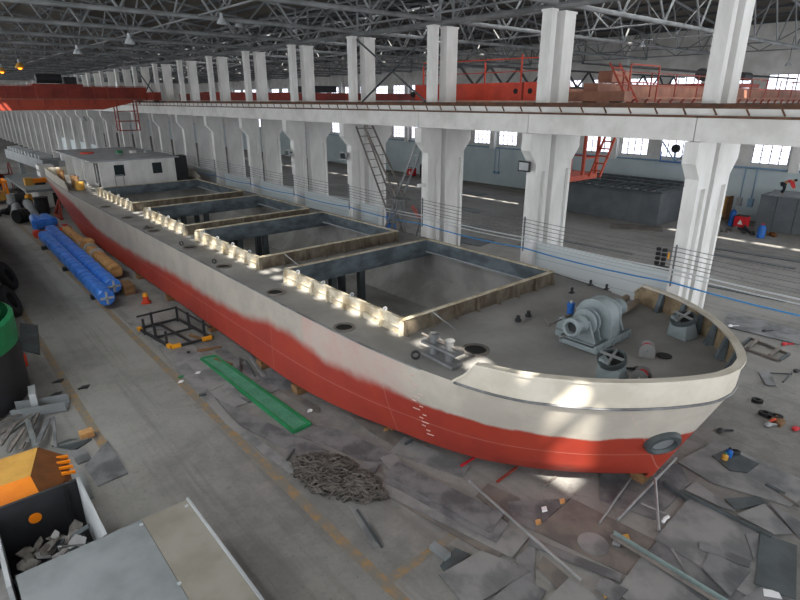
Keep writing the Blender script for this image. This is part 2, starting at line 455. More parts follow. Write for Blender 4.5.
# diagonal bracing between neighbouring trusses, and purlins
def brace(x0, x1, lab, grp, xr, half):
    t = root('roof_bracing', (xr, 0, 13.7), lab, 'roof bracing', grp); n = 4; st = (x1-x0)/n
    for i in range(n+1):
        x = x0+st*i; zt = zroof(x, xr, half)-.5
        MB().tube([(x, 0, zt), (x, BAY/2, 13.7), (x, BAY, zt)], .05, 5).build('brace_member', M['galv'], t)
        MB().tube([(x, 0, 13.7), (x, BAY, 13.7)], .05, 5).build('tie_member', M['galv'], t)
    return t
for xr, half, x0, x1, lab, grp in ((3.5, 16.9, -12, 19.5, 'tubular bracing between roof trusses over the barge bay', 'roof bracing over the barge bay'),
                                   (38.2, 16.8, 23, 53.5, 'tubular bracing between roof trusses over the far bay', 'roof bracing over the far bay')):
    pr = brace(x0, x1, lab, grp, xr, half)
    for k in range(1, 19):
        if k == 1: pr.location.y = cy(1)
        else: dup(pr, (xr, cy(k), 13.7))
pu = MB().box(-.06, 2, 0, .06, 130, .16).build('roof_purlin', M['trussdark'])
xs = [-12+2.1*i for i in range(16)]+[22.5+2.1*i for i in range(16)]
for i, x in enumerate(xs):
    o = pu if i == 0 else pu.copy()
    if i: COL.objects.link(o)
    xr, half = (3.5, 16.9) if x < 21 else (38.2, 16.8)
    o.location = (x, 66, zroof(x, xr, half)-.3); struct(o, 'steel purlin under the roof sheeting', 'roof purlins')
for x, z, r in ((20.95, 13.55, .1), (21.75, 13.62, .08), (20.95, 15.3, .07)):
    struct(MB().tube([(x, 4, z), (x, 130, z)], r, 6).build('eave_beam', M['galv']), 'steel tube tying the column tops together', 'eave tubes')
# cross bracing over the rail in two bays
for ka, lab in ((2, 'crossed steel braces above the rail beside the leaning ladders'), (8, 'crossed steel braces above the rail far down the row')):
    b = MB(); ya, yb = cy(ka)+.3, cy(ka+1)-.3
    b.bar((20.7, ya, 13.2), (20.7, yb, 9.75), .1, .06); b.bar((20.62, ya, 9.75), (20.62, yb, 13.2), .1, .06)
    tag(b.build('cross_brace', M['trussdark']), lab, 'brace')
# hanging high-bay lamps
def lamp(x, y, z, top, lab, lit=False, s=.6):
    t = root('pendant_lamp', (x, y, z), lab, 'lamp')
    MB().tube([(x, y, z+.75*s), (x, y, top)], .025, 5).build('cable', M['trussdark'], t)
    MB().cyl((x, y, z+.45*s), (x, y, z+.75*s), .12*s, .1*s, 10).build('ballast', M['lightgrey'], t)
    MB().lathe((x, y, z), (0, 0, 1), [(a*s, b*s) for a, b in ((.38, 0), (.36, .12), (.24, .34), (.12, .45), (.1, .45), (.2, .33), (.33, .12), (.35, .01), (.38, 0))], 16).build('shade', M['ochre'] if lit else M['lightgrey'], t, smooth=True)
    MB().ball((x, y, z+(.02 if lit else .12*s)), .16 if lit else .14*s, 10).build('bulb', M['lampglow'] if lit else M['lightgrey'], t, smooth=True)
def lampG(px, py, y, lab, lit=False, up=2.0):
    d = _f+_r*((px-400)/554)-_u*((py-300)/554); p = CAM+d*(y/d.y)
    lamp(p.x, p.y, p.z, p.z+up, lab, lit, .9 if lit else .6)
lampG(130, 44, 29.5, 'grey bell-shaped lamp hanging from the truss above the red crane')
lampG(222, 24, 26.5, 'grey bell-shaped lamp hanging over the third hatch')
lampG(239, 27, 34.0, 'small grey bell-shaped lamp hanging behind the larger one over the deck')
lampG(78, 54, 37, 'grey bell-shaped lamp hanging nearest the left edge of the roof')
lampG(20, 68, 58, 'lit orange lamp hanging over the red crane bridge', True, 1.6)
lampG(2, 72, 66, 'lit orange lamp at the left edge of the hall roof', True, 1.6)
lampG(642, 47, 21, 'cream bell-shaped lamp hanging over the brown crane in the far bay')
lampG(474, 53, 40, 'cream bell-shaped lamp hanging above the orange crane carriage')
lampG(788, 66, 15, 'cream bell-shaped lamp hanging at the right edge of the far bay')
# ================================================================ THE BARGE
XC = 13.75
HB = [(13.45,5.05),(13.15,5.22),(12.32,5.97),(11.57,6.73),(10.92,7.58),(10.32,8.52),(9.86,9.66),(9.48,11.01),(8.9,13.3),(8.57,15.8),(8.55,20),(8.55,33),(8.55,46),(8.75,53),(9.1,60)]
HD = [(13.45,3.66),(12.75,3.78),(11.9,4.22),(11.1,4.8),(10.5,5.36),(9.95,6.05),(9.45,6.85),(9.05,8.1),(8.72,10.3),(8.57,14),(8.55,20),(8.55,33),(8.55,46),(8.7,53),(9.05,60)]
def spline(P, n=6):
    P = [Vector(p) for p in P]; out = []
    for i in range(len(P)-1):
        p0, p1, p2, p3 = P[max(i-1, 0)], P[i], P[i+1], P[min(i+2, len(P)-1)]
        for k in range(n):
            t = k/n
            out.append(.5*((2*p1)+(p2-p0)*t+(2*p0-5*p1+4*p2-p3)*t*t+(3*p1-p0-3*p2+p3)*t**3))
    out.append(P[-1]); return out
hb, hd = spline(HB), spline(HD)
cl01 = lambda v: max(0, min(1, v))
def zdk(y): return 3.4+.1*cl01((12-y)/8)+.12*cl01((y-48)/12)
def zbt(y): return .35+cl01((y-46)/14)*2.7
xc_at = lambda y: XC-.3*cl01((14-y)/6)
def mir(p):
    p = Vector(p); p.x = 2*xc_at(p.y)-p.x; return p
barge = root('cargo_barge', (XC, 30, .35), 'long red and cream steel cargo barge with four open hatches', 'barge')
def hull_material():
    t = NT('hull_paint')
    x = t.N('ShaderNodeSeparateXYZ'); t.L(t.co, x.inputs[0])
    y = t.math('ADD', x.outputs[1], 30.0); z = t.math('ADD', x.outputs[2], .35)
    cr = t.N('ShaderNodeFloatCurve'); c = cr.mapping.curves[0]
    pts = [(3.5,2.22),(5,2.2),(6.5,2.15),(8.2,2.2),(9.5,2.2),(11,2.27),(12.5,2.2),(13.4,2.18),(14.6,2.33),(16.7,2.42),(19,2.1),(22,1.95),(27,1.95),(32,1.75),(40,1.75),(47,2.6),(60,3.2)]
    for i, (a, b) in enumerate(pts):
        if i == 0: c.points[0].location = (a/64, b/4)
        elif i == 1: c.points[1].location = (a/64, b/4)
        else: c.points.new(a/64, b/4)
    cr.mapping.update()
    t.L(t.math('DIVIDE', y, 64.0), cr.inputs[1]); zb = t.math('MULTIPLY', cr.outputs[0], 4.0)
    n = t.math('MULTIPLY', t.math('SUBTRACT', t.noise(1.3, 4, .5), .5), .35)
    soft = t.math('ADD', .06, t.math('MULTIPLY', t.ramp(y, 8.5, 12), .2))
    d = t.math('DIVIDE', t.math('ADD', t.math('SUBTRACT', z, zb), n), soft)
    up = t.ramp(d, -1, 1)
    red = t.mix(t.ramp(t.noise(.5, 5, .6), .35, .65), '#a83d2c', '#96352a')
    red = t.mix(t.math('MULTIPLY', t.ramp(y, 6, 14), .35), red, '#8c3a34')
    cream = t.mix(t.ramp(t.noise(.7, 6, .6), .35, .65), '#c2bcb1', '#b1aba1')
    grey = t.mix(t.ramp(t.noise(.9, 5, .6), .4, .65), '#aca69c', '#a19b93')
    upc = t.mix(t.ramp(t.math('ADD', y, t.math('MULTIPLY', t.noise(.6), 2)), 10.5, 13), cream, grey)
    pm = t.math('MULTIPLY', t.ramp(y, 9.7, 10.6), t.math('SUBTRACT', 1, t.ramp(y, 14.75, 15.0)))
    pink = t.mix(t.ramp(t.noise(1.1, 6, .65), .35, .65), '#b89a92', '#b5a69e')
    upc = t.mix(t.math('MULTIPLY', pm, .8), upc, pink)
    # plate seams: thin pale lines scribed along and across the shell
    col = t.mix(up, red, upc)
    s1 = t.math('LESS_THAN', t.math('ABSOLUTE', t.math('SUBTRACT', z, 1.45)), .012)
    s2 = t.math('LESS_THAN', t.math('FRACT', t.math('DIVIDE', t.math('ADD', y, 1.2), 6.1)), .003)
    col = t.mix(t.math('MULTIPLY', t.math('MAXIMUM', s1, s2), .28), col, '#d9b3a8')
    return t.fin(col, .55, 0, .35, t.noise(.9, 3, .5), .02)
M['hull'] = hull_material()
M['cream'] = mat('cream_paint', '#cfc9bc', '#bdb6a8', .9, .6)
# shell
LEV = [-.02, 0, .06, .2, .4, .6, .8, 1.0]
rows = []
for i in range(len(hb)):
    row = []
    b, d = hb[i], hd[i]; z0, z1 = zbt(b.y), zdk(d.y)
    for j, t in enumerate(LEV):
        tt = max(t, 0); q = b.lerp(d, tt); z = z0+(z1-z0)*tt
        if t == 0: z = z0; q = Vector((b.x+.3, b.y+.0)) if b.x < 13.15 else b
        if t < 0: q = Vector((xc_at(b.y), b.y)); z = z0
        row.append(Vector((q.x, q.y, z)))
    rows.append(row)
sh = MB(); sh.grid(rows); sh.grid([[mir(p) for p in r] for r in rows])
last = rows[-1]
sh.add([*last, *[mir(p) for p in reversed(last)]], [tuple(range(2*len(last)))])
hull = sh.build('hull', M['hull'], barge, smooth=True)
# rubbing seam under the bulwark
bowpts = [p for p in hd if p.y <= 8.7]
full = list(reversed([Vector((p.x, p.y, 0)) for p in bowpts]))+[mir((p.x, p.y, 0)) for p in bowpts[1:]]
def norm2(P, i):
    a, b = P[max(i-1, 0)], P[min(i+1, len(P)-1)]; d = (b-a).normalized(); return Vector((d.y, -d.x, 0))
outn = [norm2(full, i) for i in range(len(full))]
if outn[len(full)//2].y > 0: outn = [-v for v in outn]
MB().tube([Vector((p.x, p.y, zdk(p.y)-.03))+outn[i]*.01 for i, p in enumerate(full)], .035, 6).build('seam', M['steel'], barge)
# bulwark: cream outer plate, brown primed lining, cap rail and stays
def btop(i):
    y = full[i].y; h = .62
    if i < len(full)//2: return h*cl01((8.3-y)/.5)     # plate cut down to the deck on the port end
    return h*cl01((8.7-y)/.6)
R0, R1, R2, R3, cap = [], [], [], [], []
for i, p in enumerate(full):
    z = zdk(p.y); h = max(btop(i), .01); fl = outn[i]*.04
    R0.append(p+Vector((0, 0, z))); R1.append(p+fl+Vector((0, 0, z+h)))
    R2.append(p-outn[i]*.05+Vector((0, 0, z))); R3.append(p+fl-outn[i]*.05+Vector((0, 0, z+h)))
    cap.append((p+fl-outn[i]*.05+Vector((0, 0, z+h)), outn[i]))
bw = MB().grid([R0, R1]).grid([R1, R3]).build('bulwark', M['cream'], barge, smooth=True)
MB().grid([R2, R3]).build('lining', M['lining'], bw, smooth=True)
cr_ = MB(); n = len(cap)
cr_.grid([[p-o*.1+Vector((0, 0, dz)) for p, o in cap] for dz in (0, .06)]); cr_.grid([[p+o*.1+Vector((0, 0, dz)) for p, o in cap] for dz in (0, .06)])
cr_.grid([[p+o*k+Vector((0, 0, .06)) for p, o in cap] for k in (-.1, .1)]); cr_.grid([[p+o*k for p, o in cap] for k in (-.1, .1)])
cr_.build('cap_rail', M['cream'], bw)
for i in range(3, n-1, 6):
    p, o = cap[i]
    if btop(i) < .4: continue
    z = zdk(p.y); q = p-o*.06
    MB().poly([(q.x, q.y, z), (q.x-o.x*.22, q.y-o.y*.22, z), (q.x-o.x*.06, q.y-o.y*.06, p.z), (q.x, q.y, p.z)], Vector((-o.y, o.x, 0))*.16).build('stay', M['bluesteel'], bw)
# port wedge plate lying against the bulwark end
i0 = [i for i, p in enumerate(full) if p.y < 9.3][0]
# deck plating in pieces around the hatches
HX0, HX1 = 10.0, 17.35
HAT = [(11.45, 18.25), (20.5, 27.0), (28.6, 34.95), (37.4, 45.5)]
def edge_x(y):
    for a, b in zip(hd, hd[1:]):
        if a.y <= y <= b.y: return a.x+(b.x-a.x)*(y-a.y)/(b.y-a.y+1e-9)
    return hd[-1].x
dk = MB()
port = [p for p in hd if p.y < HAT[0][0]]+[Vector((edge_x(HAT[0][0]), HAT[0][0]))]
rowsP = [Vector((p.x, p.y, zdk(p.y))) for p in port]; rowsS = [mir(p) for p in rowsP]
dk.grid([rowsP, rowsS])
ys_ = [HAT[0][0]]+[v for v in (13, 15, 20, 26, 33, 40, 46, 50, 55, 60)]
P = [Vector((edge_x(y), y, zdk(y))) for y in ys_]
Hh = [Vector((HX0, y, zdk(y))) for y in ys_]
dk.grid([P, Hh]); dk.grid([[mir(p) for p in P], [Vector((HX1, p.y, p.z)) for p in Hh]])
gaps = [(HAT[0][1], HAT[1][0]), (HAT[1][1], HAT[2][0]), (HAT[2][1], HAT[3][0]), (HAT[3][1], 60)]
for a, b in gaps: dk.add([(HX0, a, zdk(a)), (HX1, a, zdk(a)), (HX1, b, zdk(b)), (HX0, b, zdk(b))], [(0, 1, 2, 3)])
deck = dk.build('deck', M['deck'], barge)
MB().tube([Vector((p.x, p.y, zdk(p.y)+.005)) for p in hd if p.y > 9.2], .03, 6).build('sheer_strake', M['steel'], barge)
MB().tube([mir(Vector((p.x, p.y, zdk(p.y)+.005))) for p in hd if p.y > 9.2], .03, 6).build('sheer_strake', M['steel'], barge)
# cargo hold
ho = MB(); x0, x1, y0, y1, zf = 9.4, 18.1, 10.9, 46.1, .75
ho.box(x0, y0, zf-.06, x1, y1, zf)
ho.box(x0-.05, y0, zf, x0, y1, 3.36); ho.box(x1, y0, zf, x1+.05, y1, 3.36)
ho.box(x0, y0-.05, zf, x1, y0, 3.3); ho.box(x0, y1, zf, x1, y1+.05, 3.3)
ho.poly([(x1, y0, zf), (x1-1.1, y0, zf), (x1, y0, zf+1.15)], (0, y1-y0, 0)); ho.poly([(x0, y0, zf), (x0+1.1, y0, zf), (x0, y0, zf+1.15)], (0, y1-y0, 0))
ho.build('cargo_hold', M['holdgrey'], barge)
for a, b in gaps[:3]:
    for y in (a+.12, b-.12):
        MB().box(x0, y-.06, 3.1, x1, y+.06, 3.38).build('deck_beam', M['bluesteel'], barge)
    for x in (12.3, 13.78):
        MB().box(x-.14, a+.25, zf, x+.14, a+.5, 3.38).build('hold_pillar', M['steeldark'], barge)
        MB().box(x-.14, b-.5, zf, x+.14, b-.25, 3.38).build('hold_pillar', M['steeldark'], barge)
# hatch coamings
for hi, (a, b) in enumerate(HAT):
    z0, z1 = 3.3, 3.9; t = .05
    o = MB(); o.box(HX0-t, a-t, z0, HX1+t, a, z1); o.box(HX0-t, b, z0, HX1+t, b+t, z1); o.box(HX0-t, a, z0, HX0, b, z1); o.box(HX1, a, z0, HX1+t, b, z1)
    cm = o.build('hatch_coaming', M['primercream' if hi < 0 else 'rustprimer'], barge)
    q = MB(); e = .03; zi = 3.3
    q.box(HX0, a, zi, HX0+e, b, z1-.01); q.box(HX1-e, a, zi, HX1, b, z1-.01); q.box(HX0+e, a, zi, HX1-e, a+e, z1-.01); q.box(HX0+e, b-e, 3.25, HX1-e, b, z1-.01)
    q.build('inner_plate', M['bluesteel'], cm)
    fl = MB(); w = .09
    fl.box(HX0-w, a-w, z1, HX1+w, a+w*.3, z1+.045); fl.box(HX0-w, b-w*.3, z1, HX1+w, b+w, z1+.045); fl.box(HX0-w, a, z1, HX0+w*.3, b, z1+.045); fl.box(HX1-w*.3, a, z1, HX1+w, b, z1+.045)
    fl.build('top_rail', M['primercream'], cm)
    MB().box(HX0-t-.012, a-t, z0+.1, HX0-t, b+t, z1).build('port_plate', M['primercream'], cm)
    ld = MB().box(HX1-.1, a+.05, 3.33, HX1-.03, b-.05, 3.38); ld.build('ledge', M['lightgrey'], cm)
    n = round((b-a)/1.0)
    for i in range(n+1):
        y = a+(b-a)*i/n
        MB().poly([(HX0-t, y-.03, 3.41), (HX0-t-.13, y-.03, 3.41), (HX0-t-.09, y-.03, 3.88), (HX0-t, y-.03, 3.88)], (0, .06, 0)).build('stay', M['primercream'], cm)
    MB().box(HX0-t-.05, a, 3.62, HX0-t, b, 3.65).build('stringer', M['primercream'], cm)
    n = 7
    for i in range(n+1):
        x = HX0+(HX1-HX0)*i/n
        MB().poly([(x-.03, a-t, zdk(a)+.01), (x-.03, a-t-.16, zdk(a)+.01), (x-.03, a-t-.09, 3.88), (x-.03, a-t, 3.88)], (.06, 0, 0)).build('stay', M['rustprimer'], cm)
    for i in range(4):
        y = a+(b-a)*(i+.5)/4
        MB().lathe((HX0-.02, y, 4.0), (0, 1, 0), [(.035, -.02), (.075, -.02), (.075, .02), (.035, .02), (.035, -.02)], 10).build('lifting_eye', M['lightgrey'], cm)
    if hi in (0, 1):
        MB().cyl((HX0+1.1, a-.02, 3.9), (HX0+1.45, a-.75, zdk(a)+.01), .02, n=6).build('brace_rod', M['galvpipe'], cm)
# manholes along the port side deck and on the foredeck
for i, (x, y, r) in enumerate(((8.97, 13.05, .34), (9.0, 17.4, .33), (9.0, 21.8, .33), (9.1, 25.85, .33), (9.0, 30.6, .33), (9.0, 31.5, .28), (9.0, 35.3, .33), (9.0, 40.0, .33), (10.75, 9.27, .4))):
    z = zdk(y)
    m = MB().lathe((x, y, z), (0, 0, 1), [(r*.78, 0), (r*.78, .05), (r, .05), (r, 0)], 24).build('manhole', M['steelbrown'], barge)
    MB().cyl((x, y, z+.002), (x, y, z+.012), r*.78, n=24).build('opening', M['black'], m)
    if 1 < i < 5:
        MB().lathe((x-.1, y+.75, z+.1), (1, .6, 0), [(.07, -.025), (.11, -.025), (.11, .025), (.07, .025), (.07, -.025)], 14).build('cleat', M['charcoal'], barge)
# bollard pair on a pedestal
bl = MB().poly([(9.3, 8.78, 3.5), (9.72, 8.78, 3.5), (9.78, 9.95, 3.5), (9.36, 9.95, 3.5)], (0, 0, .08)); bl.poly([(9.36, 8.75, 3.84), (9.72, 8.75, 3.84), (9.72, 10.0, 3.84), (9.36, 10.0, 3.84)], (0, 0, .07))
bo = bl.build('bollard', M['steel2'], barge)
for y in (9.1, 9.68):
    MB().cyl((9.54, y, 3.48), (9.54, y, 4.14), .11, n=16).cyl((9.54, y, 4.12), (9.54, y, 4.16), .13, n=16).build('post', M['steel2'], bo, smooth=True)
MB().cyl((9.54, 8.62, 4.0), (9.54, 10.15, 4.0), .035, n=8).build('cross_pin', M['steelbrown'], bo)
MB().lathe((9.12, 9.95, 3.56), (.8, 1, 0), [(.08, -.03), (.13, -.03), (.13, .03), (.08, .03), (.08, -.03)], 14).build('cleat', M['charcoal'], barge)
# fairlead pedestals in the bow
def pedestal(x, y, rz):
    m = Matrix.Translation((x, y, 3.5)) @ Matrix.Rotation(rz, 4, 'Z')
    def T(b): b.v = [m @ v for v in b.v]; return b
    lo = [(-.3, -.3, 0), (.3, -.3, 0), (.3, .3, 0), (-.3, .3, 0)]; hi = [(-.2, -.2, .42), (.2, -.2, .42), (.24, .3, .58), (-.24, .3, .58)]
    p = T(MB().add(lo+hi, [(3,2,1,0), (4,5,6,7), (0,1,5,4), (1,2,6,5), (2,3,7,6), (3,0,4,7)])).build('pedestal', M['winch'], barge)
    h = MB().lathe((0, .05, .48), (-.35, .1, 1), [(.34, -.02), (.35, .12), (.29, .12), (.28, -.02), (.34, -.02)], 22)
    T(h).build('collar', M['steeldark'], p)
    T(MB().cyl((-.01, .05, .5), (-.03, .055, .55), .285, n=20)).build('well', M['black'], p)
    T(MB().bar((-.34, .05, .53), (.26, .06, .7), .06, .05).bar((-.03, -.24, .6), (-.03, .36, .66), .06, .05)).build('cross_bar', M['galvpipe'], p)
pedestal(11.95, 5.85, .15); pedestal(15.98, 5.9, -.2)
# roller fairleads
def roller(x, y, rz, red):
    m = Matrix.Translation((x, y, 3.5)) @ Matrix.Rotation(rz, 4, 'Z')
    def T(b): b.v = [m @ v for v in b.v]; return b
    arch = [(.0, -.2, 0)]+[(0, -.2*math.cos(a*PI/8), .2+.2*math.sin(a*PI/8)) for a in range(9)]+[(0, .2, 0)]
    b = MB()
    for xx in (-.14, .14): b.poly([(v[0]+xx-.02, v[1], v[2]) for v in arch], (.04, 0, 0))
    p = T(b).build('roller_fairlead', M['steel2'], barge)
    T(MB().cyl((-.12, 0, .2), (.12, 0, .2), .13, n=16)).build('roller', M['red'] if red else M['steelbrown'], p, label='red painted roller' if red else None)
    T(MB().cyl((-.2, 0, .2), (.2, 0, .2), .03, n=8)).build('pin', M['galvpipe'], p)
roller(13.9, 5.95, .5, True); roller(12.3, 5.3, .15, True)
# hawse holes in the foredeck and their plates
for x, y in ((14.25, 5.62), (12.98, 5.62)):
    MB().cyl((x, y, 3.5), (x, y, 3.515), .2, n=20).build('cover_plate', M['charcoal'], barge)
MB().bar((12.7, 5.95, 3.52), (12.95, 5.7, 3.52), .06, .04).build('cover_handle', M['charcoal'], barge)
for x, y in ((13.28, 9.77), (13.85, 9.81)):
    MB().cyl((x, y, 3.5), (x, y, 3.56), .1, n=12).cyl((x, y, 3.56), (x, y, 3.68), .06, n=12).build('deck_socket', M['charcoal'], barge)
for x, y in ((18.2, 10.25), (18.2, 9.6), (16.9, 10.2)):
    MB().box(x-.1, y-.07, 3.5, x+.1, y+.07, 3.53).box(x-.04, y-.03, 3.53, x+.04, y+.03, 3.7).build('deck_lug', M['charcoal'], barge)
# anchor hawse in the port bow
hp = Vector((12.62, 4.66, 2.0))
nn = Vector((-.515, -.74, -.435)).normalized()
hw = MB().lathe(hp-nn*.12, nn, [(.27, 0), (.27, .2), (.33, .26), (.42, .24), (.46, .16), (.46, 0)], 28).build('hawse_pipe', M['steeldark'], barge, smooth=True)
MB().cyl(hp-nn*.05, hp+nn*.05, .27, n=24).build('hawse_plug', M['greybox'], hw)
# draught marks: short raised ticks beside the shell seam in the bow
dm = MB()
for k in range(15):
    f = .2+.05*k; i = min(range(len(hd)), key=lambda j: abs(hb[j].lerp(hd[j], f).y-9.75)); q = hb[i].lerp(hd[i], f); nx = (hd[i+1]-hd[i-1]).normalized()
    p = Vector((q.x, q.y, zbt(hb[i].y)+(zdk(hd[i].y)-zbt(hb[i].y))*f)); o = Vector((nx.x, nx.y, 0))
    dm.bar(p-o*.03, p+o*(.09 if k % 3 else .2), .02, .028)
dm.build('draught_mark', M['markpink'], barge)
# after bulwark
ab = [p for p in hd if p.y > 48.3]
for sgn in (0, 1):
    A0 = [Vector((p.x, p.y, zdk(p.y))) for p in ab]; A1 = [Vector((p.x-.02, p.y, zdk(p.y)+.05+.68*cl01((p.y-48.3)/1.5))) for p in ab]
    B0 = [p+Vector((.06, 0, 0)) for p in A0]; B1 = [p+Vector((.06, 0, 0)) for p in A1]
    S = [A0, A1, B1, B0]
    if sgn: S = [[mir(p) for p in r] for r in S]
    MB().grid(S).build('after_bulwark', M['cream'], barge)
MB().box(9.05, 59.95, 3.5, 18.45, 60.05, 4.2).build('after_bulwark', M['cream'], barge)
for y in (50.0, 55.3):
    for dy in (0, .9):
        MB().cyl((9.5, y+dy, 3.4), (9.5, y+dy, 4.35), .2, n=16).cyl((9.5, y+dy, 4.3), (9.5, y+dy, 4.36), .24, n=16).build('mooring_post', M['wood'], barge, smooth=True)
MB().lathe((9.5, 49.0, 3.45), (0, 0, 1), [(0, 0), (.3, 0), (.33, .3), (.3, .6), (0, .62)], 16).build('rope_drum', M['ochre'], barge, smooth=True)
# deckhouse
dh = MB(); X0, X1, Y0, Y1, Z0, Z1 = 11.05, 16.95, 49, 60.5, 3.42, 5.42
dh.box(X0, Y0, Z0, X1, Y1, Z1)
house = dh.build('deckhouse', M['white'], barge)
MB().box(10.45, Y0-.05, Z1, 17.35, 62.5, Z1+.1).build('house_roof', M['lightgrey'], house)
for x in (12.5, 15.45):
    MB().box(x-.38, Y0-.03, 4.25, x+.38, Y0+.0, 5.12).build('window', M['glassdark'], house)
MB().box(11.03-.03, 49.25, Z0, 11.05, 49.75, Z1-.1).build('side_window', M['glassdark'], house)
for ya, yb, mm in ((50.1, 50.5, 'glassdark'), (52.6, 54.2, 'lightgrey'), (55.8, 57.6, 'glassdark'), (59.0, 60.2, 'glassdark')):
    MB().box(11.01, ya, Z0+.25, 11.05, yb, Z1-.15).build('side_door' if mm != 'glassdark' else 'side_window', M[mm], house)
for y in (51.3, 54.9, 58.3):
    MB().box(10.5, y, Z0, 11.02, y+.1, Z1).build('side_fin', M['white'], house)
MB().box(17.0, 49.3, 3.45, 18.1, 50.4, 5.5).build('funnel_casing', M['charcoal'], barge)
MB().bar((11.5, 46.6, 3.45), (11.5, 46.6, 4.6), .06).bar((12.1, 46.6, 3.45), (12.1, 46.6, 4.6), .06).bar((11.5, 46.6, 4.6), (12.1, 46.6, 4.6), .06).build('handrail', M['galvpipe'], barge)
# ---- things lying on the house roof
for i, (x, y, m_, lab, s) in enumerate(((12.0, 56.5, 'orange', 'orange coil of hose on the deckhouse roof', 1), (14.3, 55.2, 'green', 'small green box on the deckhouse roof', 0), (15.3, 54.6, 'white', 'small white box on the deckhouse roof', 0), (16.4, 54.0, 'lightgrey', 'pale bundle on the deckhouse roof near the columns', 0))):
    z = 5.52
    if s: o = MB().lathe((x, y, z), (0, 0, 1), [(.3, 0), (.55, 0), (.55, .12), (.3, .12), (.3, 0)], 16).build('hose_coil', M[m_])
    else: o = MB().poly([(x-.2, y-.25, z), (x+.25, y-.2, z), (x+.2, y+.25, z), (x-.25, y+.2, z)], (.02, .02, .22)).build(['', 'green_box', 'white_box', 'bundle'][i], M[m_])
    tag(o, lab, ['hose', 'box', 'box', 'bundle'][i])
# ---- windlass on the foredeck
wl_ = root('windlass', (13.5, 7.5, 3.5), 'grey windlass with round gear case bolted to the foredeck', 'windlass')
fr = MB()
for y in (6.86, 8.02): fr.box(12.5, y-.05, 3.66, 14.6, y+.05, 3.76).box(12.5, y-.03, 3.5, 14.6, y+.03, 3.66)
for x in (12.55, 13.05, 13.55, 14.05, 14.55): fr.box(x-.03, 6.78, 3.5, x+.03, 8.1, 3.66)
fr.box(12.5, 6.86, 3.72, 14.6, 8.02, 3.76)
fr.build('base_frame', M['winch'], wl_)
def cheek(x, w, h, y0, y1, t0, t1, z0=3.76):
    return MB().poly([(x, y0, z0), (x, y1, z0), (x, t1, h), (x, t0, h)], (w, 0, 0))
yc, zc = 7.44, 4.3
cheek(12.62, .1, 4.42, 6.95, 7.93, 7.22, 7.66).build('bearing_stand', M['winch'], wl_)
cheek(13.06, .06, 4.3, 7.0, 7.88, 7.2, 7.68).build('bearing_stand', M['winch'], wl_)
cheek(14.3, .1, 4.4, 6.95, 7.93, 7.22, 7.66).build('bearing_stand', M['winch'], wl_)
R_ = .6
gc = [(13.3, yc-R_, 3.76)]+[(13.3, yc-R_*math.cos(PI*i/16), 4.3+R_*math.sin(PI*i/16)) for i in range(17)]+[(13.3, yc+R_, 3.76)]
gcase = MB().poly(gc, (.5, 0, 0)).build('gear_case', M['winch'], wl_, smooth=True)
rim = MB()
for x in (13.27, 13.8): rim.poly([(x, p[1]+(p[1]-yc)*.04, p[2]+(p[2]-4.3)*.03) for p in gc], (.04, 0, 0))
rim.build('case_flange', M['winch'], gcase, smooth=True)
MB().cyl((13.27, yc, zc), (13.22, yc, zc), .2, n=18).build('bearing_cap', M['winch'], gcase, smooth=True)
MB().cyl((12.2, yc, zc), (14.9, yc, zc), .09, n=14).build('main_shaft', M['steel2'], wl_, smooth=True)
MB().lathe((12.0, yc, zc), (1, 0, 0), [(.17, .25), (.19, .02), (.25, 0), (.3, .04), (.3, .1), (.22, .16), (.19, .3), (.21, .42), (.29, .5), (.29, .56), (.09, .56)], 26).build('warping_drum', M['winch'], wl_, smooth=True)
MB().cyl((12.16, yc, zc), (12.2, yc, zc), .18, n=18).build('drum_bore', M['charcoal'], wl_)
MB().lathe((12.76, yc, zc), (1, 0, 0), [(.09, 0), (.4, 0), (.42, .03), (.4, .06), (.3, .07), (.3, .2), (.4, .21), (.42, .24), (.4, .27), (.09, .27)], 28).build('chain_wheel', M['winch'], wl_, smooth=True)
MB().lathe((13.9, yc, zc), (1, 0, 0), [(.09, 0), (.46, 0), (.49, .04), (.46, .08), (.34, .1), (.34, .24), (.44, .26), (.44, .32), (.09, .32)], 28).build('chain_wheel', M['winch'], wl_, smooth=True)
MB().lathe((14.44, yc, zc), (1, 0, 0), [(.09, 0), (.29, 0), (.21, .08), (.19, .25), (.28, .36), (.28, .42), (.09, .42)], 22).build('warping_drum', M['winch'], wl_, smooth=True)
cheek(12.9, .1, 4.15, 8.1, 8.5, 8.2, 8.4).build('brake_stand', M['winch'], wl_)
MB().box(12.9, 8.1, 3.5, 13.5, 8.5, 3.7).box(13.4, 8.15, 3.7, 13.5, 8.45, 4.1).build('motor_bed', M['winch'], wl_)
MB().cyl((13.0, 8.3, 4.12), (13.55, 8.3, 4.12), .06, n=10).build('brake_spindle', M['steelbrown'], wl_)
mo = MB().cyl((13.42, 8.35, 4.15), (13.42, 8.35, 4.42), .11, n=12).box(13.34, 8.27, 4.38, 13.52, 8.45, 4.52).build('hydraulic_motor', M['blue'], wl_, label='bright blue hydraulic motor')
MB().cyl((13.42, 8.35, 4.52), (13.42, 8.35, 4.6), .04, n=8).build('fitting', M['lightgrey'], mo)
MB().bar((12.1, 8.3, 4.1), (13.0, 8.3, 4.1), .03).bar((12.1, 8.2, 4.1), (12.1, 8.4, 4.3), .04).build('hand_lever', M['steelbrown'], wl_)
MB().bar((11.95, 7.75, 3.86), (12.75, 7.65, 3.95), .03).build('hand_lever', M['steelbrown'], wl_)
MB().tube([(14.1, 8.1, 4.0), (14.1, 8.55, 4.1), (14.7, 8.6, 4.1), (15.2, 8.5, 4.0), (15.2, 8.5, 3.5)], .03, 6).build('pipe_rail', M['galvpipe'], wl_)
wl_.scale = (.9, .9, .9); wl_.location = (13.8, 7.5, 3.5)
